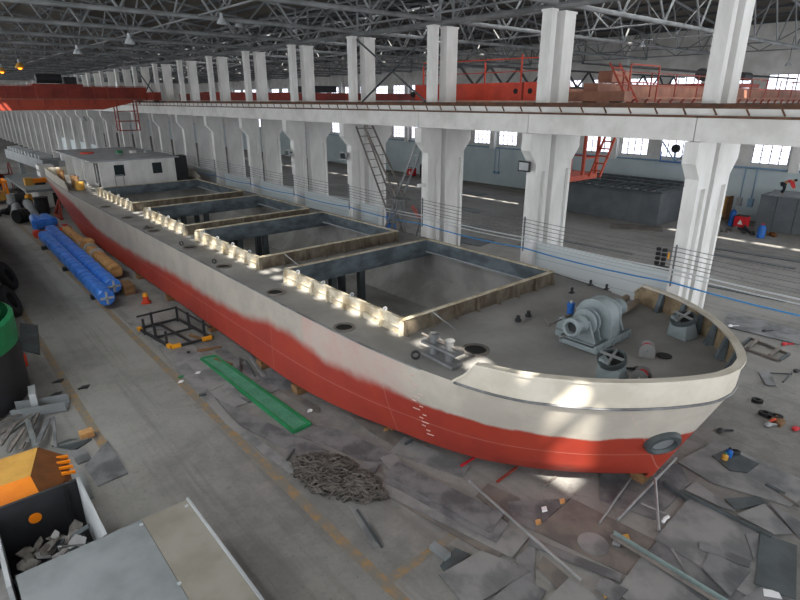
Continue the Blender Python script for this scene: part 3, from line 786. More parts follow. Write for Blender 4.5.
# pipes lying by the starboard bulwark
for (p, q_, lab) in (((16.0, 8.45, 3.62), (17.6, 8.5, 3.62), 'tan pipe end lying by the starboard bulwark, the farther of two'), ((15.9, 7.9, 3.62), (17.45, 8.05, 3.62), 'tan pipe end lying by the starboard bulwark, the nearer of two')):
    tag(MB().pipe(p, q_, .11, .08).build('pipe', M['pipetan'], smooth=True), lab, 'pipe', 'loose pipes on the foredeck')
# keel blocks and shores
kb = MB().box(-.25, -.2, 0, .25, .2, .34).build('keel_block', M['wood']); kb['category'] = 'block'
kk = [(8.9, 18.6), (8.9, 15.9), (10.0, 11.9), (13.55, 5.4), (8.9, 23.5), (8.9, 29), (8.9, 34), (13.7, 9.5), (11.6, 9.4)]
for i, (x, y) in enumerate(kk):
    o = kb if i == 0 else kb.copy()
    if i: COL.objects.link(o)
    o.location = (x, y, 0); tag(o, 'wooden keel block under the stem of the barge' if i == 3 else 'wooden keel block in the shadow under the barge side', 'block', 'keel blocks under the barge')
# ================================================================ CRANES
ce = root('overhead_crane', (23.1, 15, 9.9), 'orange and brown overhead travelling crane in the far bay', 'overhead crane')
cb = MB().box(22.85, 15.4, 9.98, 23.45, 25.2, 10.8)
cb.build('end_carriage', M['orange'], ce, label='bright orange end carriage')
for y in (16.4, 17.15, 18.0, 22.2):
    MB().cyl((22.83, y, 10.4), (22.87, y, 10.4), .13, n=14).build('bolt_hole', M['black'], ce)
MB().box(22.8, 17.55, 9.98, 22.86, 17.62, 10.8).build('splice_plate', M['cranered'], ce)
MB().box(22.85, 12.4, 9.95, 23.45, 15.4, 10.35).build('end_carriage', M['cranebrown'], ce)
for y in (12.9, 16.1, 24.4):
    MB().cyl((22.95, y, 10.0), (23.3, y, 10.0), .22, n=16).build('wheel', M['charcoal'], ce)
MB().cyl((22.9, 25.5, 10.3), (22.9, 25.2, 10.3), .16, n=12).build('buffer', M['black'], ce)
for y0, y1 in ((14.0, 14.7), (22.6, 23.3)):
    MB().box(23.45, y0, 9.9, 54.0, y1, 10.7).build('girder', M['cranebrown'], ce)
MB().box(23.45, 13.1, 10.05, 54, 14.0, 10.12).build('walkway', M['cranebrown'], ce)
b = MB()
for i in range(13):
    x = 24+2.5*i; b.bar((x, 13.15, 10.1), (x, 13.15, 11.15), .05)
for z in (10.6, 11.15): b.bar((23.5, 13.15, z), (54, 13.15, z), .04)
b.build('guard_rail', M['cranered'], ce)
b = MB()
for i in range(24):
    x = 23.6+1.25*i; b.bar((x, 13.2, 9.75), (x+.5, 13.2, 10.05), .08)
b.build('bracket', M['cranered'], ce)
b = MB()
for i in range(5):
    y = 15.7+2.3*i; b.bar((23.2, y, 10.8), (23.2, y, 12.05 if i % 2 else 11.8), .06)
b.bar((23.2, 15.7, 11.85), (23.2, 24.9, 11.95), .05).bar((23.2, 15.7, 11.3), (23.2, 24.9, 11.3), .04)
b.build('guard_rail', M['orange'], ce)
b = MB()
b.bar((23.6, 23.8, 11.9), (54, 23.8, 11.9), .12).bar((23.6, 23.8, 10.8), (54, 23.8, 10.8), .12)
for i in range(11):
    x = 23.6+2.7*i; b.bar((x, 23.8, 10.8), (x+1.35, 23.8, 11.9), .1).bar((x+1.35, 23.8, 11.9), (x+2.7, 23.8, 10.8), .1)
b.build('side_truss', M['charcoal'], ce)
MB().tube([(23.5, 14.9, 11.55), (40, 14.9, 11.5), (53, 14.9, 11.55)], .07, 6).build('cable_track', M['charcoal'], ce)
# stair on the end of the bridge
b = MB()
for x in (24.2, 25.0): b.bar((x, 12.9, 9.9), (x-.7, 13.6, 11.5), .07)
for i in range(5): b.bar((24.1-.12*i, 13.0+.12*i, 10.1+.3*i), (24.9-.12*i, 13.0+.12*i, 10.1+.3*i), .06)
for x in (23.5, 26.0): b.bar((x, 12.6, 9.9), (x, 12.6, 11.4), .05)
b.bar((23.5, 12.6, 11.4), (26.0, 12.6, 11.4), .05).bar((23.5, 12.6, 10.7), (26.0, 12.6, 10.7), .05)
b.build('stair', M['craneredlow'], ce)
MB().box(24.9, 14.2, 10.75, 26.6, 14.9, 11.25).build('control_box', M['cranebrown'], ce)
# trolley
t = MB().box(37.5, 13.9, 10.75, 42.5, 23.3, 10.95).build('trolley', M['cranered'], ce)
for x in (38.3, 40.6): MB().cyl((x, 14.4, 11.4), (x+1.3, 14.4, 11.4), .25, n=14).build('motor', M['charcoal'], t)
MB().cyl((38.5, 16, 11.5), (41.5, 16, 11.5), .36, n=18).build('hoist_drum', M['charcoal'], t)
# operator's cab hung under the bridge
fl = MB().box(23.9, 15.25, 6.25, 26.4, 16.95, 6.5).build('cab_floor', M['craneredlow'], ce)
b = MB()
for x, y in ((23.95, 16.90), (26.3, 16.90), (23.95, 15.30), (26.3, 15.30), (25.1, 15.30)): b.bar((x, y, 6.4), (x, y, 9.9), .13)
for z in (7.3,): b.bar((25.1, 15.30, z), (26.3, 15.30, z), .07).bar((26.3, 15.30, z), (26.3, 16.90, z), .07)
b.build('cab_frame', M['craneredlow'], ce)
MB().box(24.0, 16.80, 6.5, 26.2, 16.85, 9.4).build('cab_panel', M['whitebeam'], ce)
MB().box(24.05, 15.40, 6.5, 24.12, 16.80, 8.9).build('cab_panel', M['whitebeam'], ce)
MB().box(24.6, 16.10, 6.5, 25.1, 16.60, 7.4).build('seat', M['charcoal'], ce)
b = MB()
for dy in (0, .55): b.bar((25.6, 15.20-dy, 6.4), (27.6, 15.20-dy, 9.9), .09)
for i in range(10): b.bar((25.7+.2*i, 15.20, 6.7+.34*i), (25.7+.2*i, 14.65, 6.7+.34*i), .07)
b.build('cab_ladder', M['craneredlow'], ce)
# red crane of the barge bay
cw = root('overhead_crane', (3, 60, 9.2), 'red overhead travelling crane spanning the barge bay above the stern', 'overhead crane')
MB().box(-13, 60.2, 10.0, 19.0, 60.8, 11.15).build('girder', M['cranered'], cw)
MB().poly([(-13, 59.7, 9.15), (14.7, 59.7, 9.15), (17.4, 59.7, 9.75), (17.4, 59.7, 10.05), (-13, 59.7, 10.05)], (0, .5, 0)).build('girder', M['craneredlow'], cw)
MB().box(-13, 62.6, 10.0, 19.0, 63.2, 11.15).build('girder', M['cranered'], cw)
MB().box(-13, 59.55, 10.05, 18.6, 60.2, 10.12).build('walkway', M['cranebrown'], cw)
for i in range(12): MB().box(-4+2*i, 59.62, 9.6, -3.9+2*i, 59.7, 10.05).build('stiffener', M['cranered'], cw)
MB().box(19.0, 58.2, 9.95, 19.7, 65, 10.7).build('end_carriage', M['cranered'], cw)
for y in (58.9, 64.2): MB().cyl((19.15, y, 10.0), (19.6, y, 10.0), .25, n=14).build('wheel', M['charcoal'], cw)
b = MB()
for i in range(13): b.bar((5+1.15*i, 59.6, 10.1), (5+1.15*i, 59.6, 11.2), .05)
b.bar((5, 59.6, 11.2), (18.8, 59.6, 11.2), .05).bar((5, 59.6, 10.65), (18.8, 59.6, 10.65), .04)
b.build('guard_rail', M['cranered'], cw)
b = MB()
for x, y in ((15.8, 59.2), (17.6, 59.2), (15.8, 60.2), (17.6, 60.2)): b.bar((x, y, 7.2), (x, y, 10), .1)
for z in (7.25, 8.1, 9.0): b.bar((15.8, 59.2, z), (17.6, 59.2, z), .09).bar((17.6, 59.2, z), (17.6, 60.2, z), .08).bar((15.8, 59.2, z), (15.8, 60.2, z), .08)
b.build('access_cage', M['cranered'], cw)
t = MB().box(9.5, 60.2, 11.15, 13.5, 63.2, 11.35).build('trolley', M['cranered'], cw)
MB().cyl((10, 61.2, 11.8), (12, 61.2, 11.8), .4, n=14).box(12.2, 61, 11.35, 13.2, 62.4, 12).build('hoist', M['charcoal'], t)
MB().cyl((12.9, 59.6, 8.55), (12.9, 59.6, 9.15), .02, n=6).lathe((12.9, 59.6, 8.2), (0, 0, 1), [(.28, 0), (.2, .25), (.08, .4)], 12).build('work_lamp', M['lightgrey'], cw)
# ================================================================ FITTINGS ON THE COLUMNS
def sag(x, z, y0, y1, d):
    P = []; y = y0
    while y < y1-.01:
        for i in range(5): P.append((x, y+BAY*i/5, z-d*4*(i/5)*(1-i/5)))
        y += BAY
    P.append((x, y, z)); return P
ZW = [(5.05, .05), (4.9, .09), (4.72, .06), (4.56, .1), (4.4, .05)]
NM = ['topmost', 'second', 'third', 'fourth', 'lowest']
for i, (z, d) in enumerate(ZW):
    tag(MB().tube(sag(20.0, z, cy(-1), cy(9), d), .014, 5).build('wire', M['wire']), f'thin grey wire strung along the white columns, {NM[i]} of the five', 'wire', 'wires along the columns')
for i, (z, r, m, lab) in enumerate(((4.24, .03, 'wirepale', 'pale conduit along the columns, the upper and thicker of two'), (4.08, .022, 'wirepale', 'pale conduit along the columns, just above the blue hose'))):
    tag(MB().tube(sag(19.96, z, cy(-1), cy(9), .06), r, 6).build('conduit', M[m]), lab, 'conduit', 'pale conduits along the columns')
tag(MB().tube(sag(19.94, 3.77, cy(-1), cy(9), .1), .03, 6).build('hose', M['wireblue']), 'bright blue hose running along the columns above the barge', 'hose')
for k in range(0, 7):
    t = root('cable_bracket', (20.02, cy(k)+.1, 3.6), f'small steel cable bracket on the {ORD[k]} column from the bow', 'bracket', 'cable brackets on the columns')
    MB().bar((20.01, cy(k)+.1, 3.6), (20.01, cy(k)+.1, 5.15), .05, .04).build('upright', M['wire'], t)
    for z, _ in ZW: MB().bar((20.08, cy(k)+.1, z-.03), (19.98, cy(k)+.1, z-.03), .04).build('arm', M['wire'], t)
# insulator cluster beside the nearest column
t = root('insulator_stack', (19.85, 8.5, 4.3), 'cluster of black round insulators on the side of the nearest column', 'insulator')
MB().box(19.98, 8.3, 4.25, 20.04, 8.8, 4.3).build('bracket', M['charcoal'], t)
for i in range(2):
    for j in range(4): MB().cyl((19.85, 8.45+i*.22, 4.36+j*.17), (19.85, 8.45+i*.22, 4.46+j*.17), .085, n=10).build('insulator', M['black'], t)
MB().box(19.9, 8.3, 4.6, 19.96, 8.34, 4.85).build('yellow_tag', M['yellow'], t)
# flood lamps
def flood(x, y, z, dark, lab):
    t = root('floodlight', (x, y, z), lab, 'floodlight')
    MB().box(x-.1, y-.3, z-.22, x-.02, y+.3, z+.22).build('body', M['charcoal'] if dark else M['lightgrey'], t)
    MB().box(x-.115, y-.24, z-.16, x-.1, y+.24, z+.16).build('glass', M['lightgrey'] if dark else M['glassdark'], t)
    MB().bar((x-.02, y, z), (20.1, y, z), .06).build('arm', M['charcoal'], t)
flood(19.75, cy(1)+.1, 7.35, True, 'black framed floodlight high on the second column')
flood(19.75, cy(3)+.1, 6.85, False, 'pale floodlight on the fourth column beside the ladders')
flood(19.75, cy(4)+.1, 6.6, False, 'pale floodlight on the fifth column from the bow')
t = root('camera_box', (20.0, cy(2), 5.7), 'small white camera box on the third column', 'camera')
MB().box(19.6, cy(2)-.08, 5.75, 20.0, cy(2)+.08, 5.92).build('housing', M['white'], t); MB().cyl((20.1, cy(2), 5.8), (19.9, cy(2), 5.8), .04, n=8).build('arm', M['charcoal'], t)
# ladders leaning in the open bay
def ladder(p, q, w, m, lab, rungs=16):
    p, q = Vector(p), Vector(q); t = root('ladder', p, lab, 'ladder', 'ladders leaning in the open bay')
    d, s, u = basis(q-p, (0, 1, 0)); s = Vector((1, 0, 0)) if abs(s.x) < .5 else s
    for k in (-.5, .5): MB().bar(p+s*w*k, q+s*w*k, .06, .09).build('stile', M[m], t)
    for i in range(rungs):
        c = p.lerp(q, (i+.7)/rungs); MB().bar(c-s*w/2, c+s*w/2, .055, .04).build('rung', M[m], t)
ladder((20.6, 22.3, 0), (20.6, 27.55, 8.55), .6, 'steelbrown', 'brown steel ladder propped against the fourth column, the left one', 20)
ladder((19.72, 22.9, 5.05), (19.72, 25.6, 8.65), .55, 'steelbrown', 'brown steel ladder leaning beside the left ladder, its foot on the trestle', 8)
ladder((20.0, 25.9, 0), (20.0, 21.7, 7.9), .5, 'galvpipe', 'silver ladder leaning the other way against the third column', 20)
for i, (x, dx, h, lab) in enumerate(((19.4, .6, 4.9, 'grey steel trestle carrying the foot of the upper ladder'), (21.3, .8, 4.2, 'grey steel trestle standing behind the silver ladder'))):
    t = root('trestle', (x, 23, 0), lab, 'trestle', 'trestles in the open bay')
    for xx in (x, x+dx):
        for ya, yb in ((22.0, 23.2), (24.2, 22.7)): MB().bar((xx, ya, 0), (xx, yb, h), .07).build('leg', M['galv'], t)
    for z in (.8, 1.8, 2.8, 3.8): MB().bar((x, 23.3, z), (x+dx, 23.3, z), .05).build('cross_bar', M['galv'], t)
    MB().box(x-.05, 22.4, h, x+dx+.05, 23.4, h+.06).build('top', M['galv'], t)
# ================================================================ FAR BAY
def block(x0, x1, y0, y1, h, lab, ribs):
    t = root('hull_block', ((x0+x1)/2, (y0+y1)/2, 0), lab, 'steel block', 'steel blocks in the far bay')
    MB().box(x0, y0, .02, x1, y1, h).build('shell', M['blockgrey'], t)
    if ribs:
        MB().box(x0-.35, y0-.2, h, x1+.2, y1+.2, h+.12).build('top_plate', M['steeldark'], t)
        n = int((y1-y0)/.75)
        for i in range(n): MB().bar((x0-.3, y0+.3+i*.75, h+.2), (x1, y0+.3+i*.75, h+.2), .12, .16).build('rib', M['steeldark'], t)
        for x in (x0+1.5, x0+3.5, x0+5.3): MB().bar((x, y0, h+.36), (x, y1, h+.36), .2, .16).build('long_beam', M['steeldark'], t)
    else:
        for y in (y1-1.2, y1-2.6, y1-4): MB().box(x0-.03, y-.03, .1, x0, y+.03, h).build('seam', M['steeldark'], t)
        MB().poly([(x0-.3, y1-.6, h), (x0+3, y1, h), (x0+3, y1-3.4, h), (x0-.3, y1-4, h)], (0, 0, .1)).build('top_plate', M['greybox'], t)
block(46.4, 53.2, 20.8, 33.5, 2.75, 'long dark steel hull block with ribbed top in the far bay', True)
block(51.3, 54.4, 4.6, 15.0, 2.85, 'grey steel hull block with a worker on top at the right edge', False)
# tarred plates and rails lying on the far bay floor
rng = random.Random(11)
for i, (x, y, l, w_, a, m, lab) in enumerate((
    (30.5, 28.5, 5, 2.2, .2, 'steeldark', 'large dark plate on the far bay floor behind the third column'),
    (34, 33, 6, .8, .1, 'steeldark', 'long dark plate strip on the far bay floor beyond the ladders'),
    (40, 38, 7, 1.2, -.1, 'steeldark', 'dark strip of plate near the light streak across the far bay'),
    (47.5, 45, 8, 1.5, 0, 'steeldark', 'dark plate stack by the far wall left of the second column'),
    (44.5, 21.6, 4.0, 2.2, .5, 'steelbrown', 'rusty plate lying in front of the ribbed hull block'),
    (42.5, 12.0, 6, .5, .1, 'steeldark', 'dark bar in front of the light streak at the right'),
    (40.5, 12.6, 7, .4, .05, 'steeldark', 'second dark bar in front of the light streak at the right'),
    (38.5, 15.2, 3, 1.8, .3, 'steel', 'grey plate on the far bay floor right of the nearest column'),
    (33, 10.5, 6, .3, .1, 'steeldark', 'narrow dark bar on the floor right of the nearest column'),
    (30.5, 12.6, 4, 1.5, .3, 'steel', 'grey plate lying behind the nearest column'),
    (36, 22, 9, .35, .05, 'steeldark', 'long narrow bar on the far bay floor between the first two columns'),
    (33, 20, 9, .35, .08, 'steeldark', 'nearer long narrow bar on the far bay floor between the first two columns'))):
    m4 = Matrix.Translation((x, y, 0)) @ Matrix.Rotation(a, 4, 'Z')
    b = MB().box(-w_/2, -l/2, .005, w_/2, l/2, .05); b.v = [m4 @ v for v in b.v]
    tag(b.build('steel_plate' if w_ > .6 else 'steel_bar', M[m]), lab, 'plate' if w_ > .6 else 'bar', 'steel lying on the far bay floor')
# cabinet, welding sets, gas bottles
t = root('cabinet', (54.2, 18.9, 0), 'tan wooden crate against the pale far wall', 'crate')
MB().box(53.6, 18.1, .4, 54.7, 19.7, 1.9).build('body', M['ochre'], t)
for y in (18.15, 19.6): MB().box(53.55, y-.06, 0, 54.7, y+.1, 2.0).build('post', M['wood'], t)
def welder(x, y, lab, s=1):
    t = root('welding_set', (x, y, 0), lab, 'welding machine')
    MB().box(x-.35*s, y-.5*s, .12, x+.35*s, y+.5*s, 1.0*s).build('case', M['red'], t, bevel=.04)
    MB().poly([(x-.36*s, y-.2*s, .35*s), (x-.36*s, y+.2*s, .35*s), (x-.36*s, y, .75*s)], (-.02, 0, 0)).build('badge', M['white'], t)
    MB().box(x-.3*s, y-.45*s, 1.0*s, x+.3*s, y+.45*s, 1.06*s).build('lid', M['charcoal'], t)
    for dy in (-.35, .35): MB().cyl((x-.3*s, y+dy*s, .1), (x+.3*s, y+dy*s, .1), .1, n=10).build('wheel', M['black'], t)
welder(51.0, 15.9, 'red welding machine with a white badge near the tan crate')
welder(52.5, 58.5, 'red welding machine far off beside the silver ladder', 1.1)
def bottle(x, y, lab, m, h=1.2, r=.28, cap='red'):
    t = root('gas_bottle', (x, y, 0), lab, 'gas bottle')
    MB().lathe((x, y, 0), (0, 0, 1), [(0, 0), (r, 0), (r, h*.75), (r*.7, h*.87), (r*.3, h*.92), (r*.3, h*.95), (0, h*.95)], 14).build('body', M[m], t, smooth=True)
    MB().cyl((x, y, h*.92), (x, y, h*1.05), r*.3, n=8).build('valve', M[cap], t)
bottle(48.4, 13.6, 'blue gas bottle with red valve standing by the light streak', 'blue', 1.05, .28)
bottle(51.3, 16.75, 'blue gas bottle beside the red welding machine', 'blue', 1.5, .25, 'lightgrey')
bottle(53.0, 56.8, 'dark gas bottle beside the far red welding machine', 'charcoal', 2.0, .4)
for i, (x, y, s, m, lab) in enumerate(((47.6, 18.2, .6, 'lightgrey', 'pale bundle of scrap on the floor in front of the tan crate'), (48.6, 16.4, .55, 'scrap', 'dark scrap heap left of the blue gas bottle'), (49.0, 14.6, .6, 'charcoal', 'black machine part beside the blue gas bottle'), (49.6, 17.6, .3, 'charcoal', 'black box on the floor by the tan crate'), (49.6, 13.3, .3, 'brown', 'brown bin by the corner of the grey hull block'))):
    b = MB(); rg = random.Random(i)
    for j in range(7):
        p = Vector((x+rg.uniform(-s, s), y+rg.uniform(-s, s), rg.uniform(.06, .3*s)))
        b.bar(p, p+Vector((rg.uniform(-.5, .5), rg.uniform(-.6, .6), rg.uniform(0, .4)))*s*1.6, .14, .2)
    tag(b.build('scrap_heap', M[m]), lab, 'scrap')
for i, y in enumerate((15.6, 15.0)):
    t = root('hose_drop', (54.7, 17.6-.9*i, 1.2), ['blue hose drop hanging down the far wall, the left of the pair', 'blue hose drop hanging down the far wall, the right of the pair'][i], 'hose', 'hose drops on the far wall')
    MB().cyl((54.75, 17.6-.9*i, 1.3), (54.75, 17.6-.9*i, 4.5), .05, n=6).build('pipe', M['paleblue'], t)
    MB().box(54.55, 17.4-.9*i, 1.2, 54.85, 17.8-.9*i, 1.9).build('outlet_box', M['paleblue' if i else 'lightgrey'], t)
for i, y in enumerate((45.6, 45.0)):
    t = root('hose_drop', (54.7, y, 1.5), ['hose drop on the far wall left of the second column, the left one', 'hose drop on the far wall left of the second column, the right one'][i], 'hose', 'hose drops on the far wall')
    MB().cyl((54.75, y, 1.6), (54.75, y, 4.5), .04, n=6).build('pipe', M['paleblue'], t)
    MB().box(54.6, y-.15, 1.4, 54.85, y+.15, 1.7).build('outlet_box', M['paleblue'], t)
# round fan on a bracket in front of the far windows
t = root('wall_fan', (54.3, 23.6, 4.5), 'dark round fan on a pale blue bracket in front of the far windows', 'fan')
MB().cyl((54.0, 23.6, 5.75), (54.3, 23.6, 5.75), .38, n=18).build('fan_head', M['charcoal'], t)
MB().bar((54.3, 23.6, 4.5), (54.2, 23.6, 5.6), .1).bar((54.3, 25.0, 6.3), (54.3, 23.6, 4.6), .1).bar((54.3, 22.2, 5.7), (54.3, 23.6, 4.6), .1).build('bracket', M['paleblue'], t)
MB().bar((54.2, 22.4, 4.5), (54.2, 24.9, 4.5), .08).bar((54.2, 22.4, 4.5), (54.2, 22.4, 5.4), .08).bar((54.2, 24.9, 4.5), (54.2, 24.9, 5.4), .08).build('guard', M['blue'], t)
# worker bending forward on the right hand block
def skin(name, joints, edges, m, parent, lvl=2):
    me = bpy.data.meshes.new(name); off = parent.location
    me.from_pydata([Vector(j[0]) for j in joints], edges, []); o = bpy.data.objects.new(name, me); COL.objects.link(o); o.parent = parent
    k = o.modifiers.new('skin', 'SKIN')
    for v, j in zip(me.skin_vertices[0].data, joints): v.radius = (j[1], j[1])
    me.skin_vertices[0].data[0].use_root = True
    s = o.modifiers.new('sub', 'SUBSURF'); s.levels = s.render_levels = lvl
    k.use_smooth_shade = True; me.materials.append(m); return o
pr = root('person', (52.0, 13.7, 2.98), 'person in a red jacket bending over on top of the grey hull block', 'person')
J = [((0,.1,.82), .15), ((0,-.12,1.0), .16), ((0,-.4,1.1), .17), ((0,-.52,1.1), .07), ((0,-.6,1.08), .1), ((0,-.72,1.05), .09),
     ((-.12,.12,.76), .1), ((-.16,-.06,.42), .075), ((-.16,.05,.06), .05), ((-.16,-.12,.03), .045),
     ((.12,.12,.76), .1), ((.16,.02,.42), .075), ((.16,.22,.06), .05), ((.16,.05,.03), .045),
     ((-.2,-.38,1.05), .075), ((-.24,-.5,.78), .055), ((-.2,-.66,.52), .04), ((-.19,-.7,.44), .035),
     ((.2,-.38,1.05), .075), ((.24,-.5,.78), .055), ((.2,-.66,.52), .04), ((.19,-.7,.44), .035)]
E_ = [(0,1),(1,2),(2,3),(3,4),(4,5),(0,6),(6,7),(7,8),(8,9),(0,10),(10,11),(11,12),(12,13),(2,14),(14,15),(15,16),(16,17),(2,18),(18,19),(19,20),(20,21)]
skin('body', J, E_, M['skin'], pr)
def sub(ids, grow):
    return [(J[i][0], J[i][1]+grow) for i in ids]
skin('jacket', sub([1, 2, 14, 15, 16, 18, 19, 20], .035), [(0,1),(1,2),(2,3),(3,4),(1,5),(5,6),(6,7)], M['red'], pr)
skin('trousers', sub([0, 6, 7, 8, 10, 11, 12], .03), [(0,1),(1,2),(2,3),(0,4),(4,5),(5,6)], M['cloth_dark'], pr)
b = MB().ball((0, -.64, 1.13), .13, 12, (1, 1, .8)); b.v = [v+pr.location for v in b.v]
b.build('safety_helmet', M['charcoal'], pr, smooth=True)

tag(MB().bar((33.5, 36.2, .1), (36.5, 40.5, .1), .35, .2).build('beam', M['orange']), 'orange bar lying in the far bay between the fourth and fifth columns', 'bar')
t = root('steel_stand', (27, 33, 0), 'small blue steel stand in the far bay beside the fourth column', 'stand')
for x in (26.7, 27.5):
    for y in (32.6, 33.2): MB().bar((x, y, 0), (x, y, 1.6), .1).build('leg', M['blue'], t)
MB().box(26.6, 32.5, .7, 27.6, 33.3, .8).build('shelf', M['blue'], t); MB().box(26.6, 32.5, 1.55, 27.6, 33.3, 1.65).build('top', M['blue'], t)

cf = root('overhead_crane', (38, 57, 9.9), 'dark red overhead crane far down the neighbouring bay', 'overhead crane')
MB().box(23.45, 56.5, 9.95, 54, 57.1, 10.75).build('girder', M['cranered'], cf)
MB().box(23.45, 59.5, 9.95, 54, 60.1, 10.75).build('girder', M['cranered'], cf)
MB().box(22.85, 54.5, 9.95, 23.45, 62, 10.6).build('end_carriage', M['cranered'], cf)
MB().box(36, 56.5, 10.8, 39, 60, 11.5).build('trolley', M['charcoal'], cf)
# ================================================================ LEFT SIDE: RIGGING AND MACHINES BY THE STERN
def wrapped(p, q, r, m, parent, name, seed, n=14):
    p, q = Vector(p), Vector(q); d, a, u = basis(q-p); L = (q-p).length; rg = random.Random(seed)
    st = int(L/.32); rows = []
    for i in range(st+1):
        row = []
        for k in range(n):
            t = 2*PI*k/n; rr = r*(1+rg.uniform(-.05, .05))*(1.0 if i % 5 else .93)
            c, s = math.cos(t), math.sin(t); sq = 1/max(abs(c), abs(s))**.55
            row.append(p+d*(L*i/st)+(a*c+u*s)*rr*sq)
        rows.append(row+[row[0]])
    b = MB().grid(rows)
    b.add(rows[0][:-1], [tuple(range(n))]); b.add(rows[-1][:-1], [tuple(range(n))])
    return b.build(name, m, parent, smooth=False)
def blue_piece(x, y0, y1, lab, seed):
    t = root('wrapped_girder', (x, (y0+y1)/2, 0), lab, 'girder', 'blue wrapped girders beside the barge')
    wrapped((x, y0, .62), (x+.25, y1, .62), .36, M['bluewrap'], t, 'body', seed)
    MB().cyl((x, y0-.25, .62), (x, y0, .62), .4, n=10).build('end_flange', M['bluewrap'], t)
    for i in range(6):
        b = MB()
        for k in range(2): b.bar((x-.32*math.cos(k*1.57), y0-.3, .62-.32*math.sin(k*1.57)), (x+.32*math.cos(k*1.57), y0-.3, .62+.32*math.sin(k*1.57)), .1)
    b.build('end_cross', M['lightgrey'], t)
    for y in (y0+2, (y0+y1)/2, y1-2): MB().box(x-.3, y-.15, 0, x+.45, y+.15, .25).build('bearer', M['charcoal'], t)
blue_piece(6.75, 31.6, 49.5, 'long blue film-wrapped girder on the floor, the one nearer the barge', 1)
blue_piece(5.95, 29.8, 47.5, 'long blue film-wrapped girder on the floor, the one nearer the lane', 2)
t = root('wrapped_yoke', (6.6, 50.8, 0), 'blue wrapped cross frame at the far end of the two girders', 'frame')
wrapped((6.2, 50.9, .8), (7.7, 51.5, .8), .4, M['bluewrap'], t, 'cross_member', 5)
wrapped((6.45, 51.2, .9), (6.6, 53.4, .9), .36, M['bluewrap'], t, 'arm', 6)
wrapped((7.4, 51.4, .9), (7.3, 53.4, .9), .36, M['bluewrap'], t, 'arm', 8)
MB().cyl((6.1, 49.4, .35), (6.1, 50.0, .35), .3, n=12).build('orange_cap', M['orange'], t)
t = root('wrapped_pipe', (8.0, 42, 0), 'tan wrapped pipe with clamps lying close to the barge side', 'pipe')
wrapped((7.75, 34.6, .5), (7.85, 41, .5), .34, M['tanwrap'], t, 'body', 3)
wrapped((7.85, 41, .5), (8.05, 49.5, .45), .27, M['tanwrap'], t, 'extension', 4)
for y in (40.9, 42.4, 39.2): MB().cyl((7.85, y, .5), (7.85, y+.25, .5), .46, n=12).build('clamp', M['lightgrey'], t)
MB().box(7.45, 41.2, .5, 8.2, 42.2, 1.1).build('valve_block', M['tanwrap'], t)
rg = random.Random(4)
for i, (x, y, m, lab) in enumerate(((7.0, 52.3-2, 'orange', 'orange valve fitting among the pipework behind the blue girders'), (7.7, 51.3, 'lightgrey', 'pale valve fitting among the pipework behind the blue girders'), (8.2, 50.6, 'orange', 'orange fitting nearest the barge behind the tan pipe'))):
    t = root('valve', (x, y, 0), lab, 'valve', 'valves by the blue girders')
    MB().cyl((x, y, 0), (x, y, .5), .2, n=10).cyl((x-.4, y, .3), (x+.4, y, .3), .15, n=10).build('body', M[m], t)
    MB().lathe((x, y, .6), (0, 0, 1), [(.18, 0), (.24, 0), (.24, .05), (.18, .05), (.18, 0)], 12).cyl((x, y, .5), (x, y, .65), .04, n=6).build('handwheel', M['red'], t)
tag(MB().box(7.2, 31.2, 0, 7.75, 32.3, .55).build('timber_block', M['wood']), 'brown timber block at the near end of the tan wrapped pipe', 'block')
t = root('marker_post', (7.7, 29.3, 0), 'orange and yellow marker post on the floor beside the barge', 'marker')
MB().lathe((7.7, 29.3, 0), (0, 0, 1), [(.24, 0), (.24, .08), (.16, .1), (.14, .38), (0, .38)], 12).build('base', M['orange'], t); MB().cyl((7.7, 29.3, .38), (7.7, 29.3, .55), .14, .1, n=12).build('top', M['yellow'], t)
# grey pipes, barrel and black tank
for i, (p, q, r, lab) in enumerate((((7.0, 55.6, .45), (7.8, 65.5, .45), .4, 'grey steel pipe behind the blue girders, the one beside the black tank'), ((6.15, 59.2, .4), (6.7, 64.5, .4), .38, 'grey steel pipe behind the black barrel, left of the other pipe'))):
    t = root('steel_pipe', p, lab, 'pipe', 'big grey pipes near the stern')
    MB().pipe(p, q, r, r*.85, 18).build('shell', M['greybox'], t, smooth=True)
    MB().pipe(Vector(q)-Vector((0, .3, 0)), q, r*1.15, r*.85, 18).build('flange', M['charcoal'], t)
t = root('barrel', (6.2, 57.2, 0), 'black ribbed barrel lying in front of the grey pipes', 'barrel')
MB().cyl((5.75, 57.0, .6), (6.6, 57.5, .6), .55, n=18).build('body', M['charcoal'], t, smooth=True)
for k in (.15, .5, .85):
    c = Vector((5.75, 57.0, .6)).lerp(Vector((6.6, 57.5, .6)), k); d = Vector((.85, .5, 0)).normalized()*.06
    MB().cyl(c-d, c+d, .6, n=18).build('hoop', M['black'], t)
t = root('tank', (8.3, 60.6, 0), 'black upright tank beside the white pontoon', 'tank')
MB().cyl((8.3, 60.6, 0), (8.3, 60.6, 1.5), .58, n=24).build('shell', M['charcoal'], t, smooth=True)
MB().cyl((8.3, 60.6, 1.5), (8.3, 60.6, 1.56), .62, n=24).build('lid', M['black'], t)
t = root('reel', (8.0, 80.5, 0), 'red cable reel frame beyond the grey deck near the left edge', 'reel')
for x in (7.4, 8.6): MB().lathe((x, 80.5, 1.6), (1, 0, 0), [(1.35, -.06), (1.55, -.06), (1.55, .06), (1.35, .06), (1.35, -.06)], 22).build('rim', M['cranered'], t)
b = MB()
for k in range(4): b.bar((7.4, 80.5-1.4*math.cos(k*PI/4), 1.6-1.4*math.sin(k*PI/4)), (7.4, 80.5+1.4*math.cos(k*PI/4), 1.6+1.4*math.sin(k*PI/4)), .1)
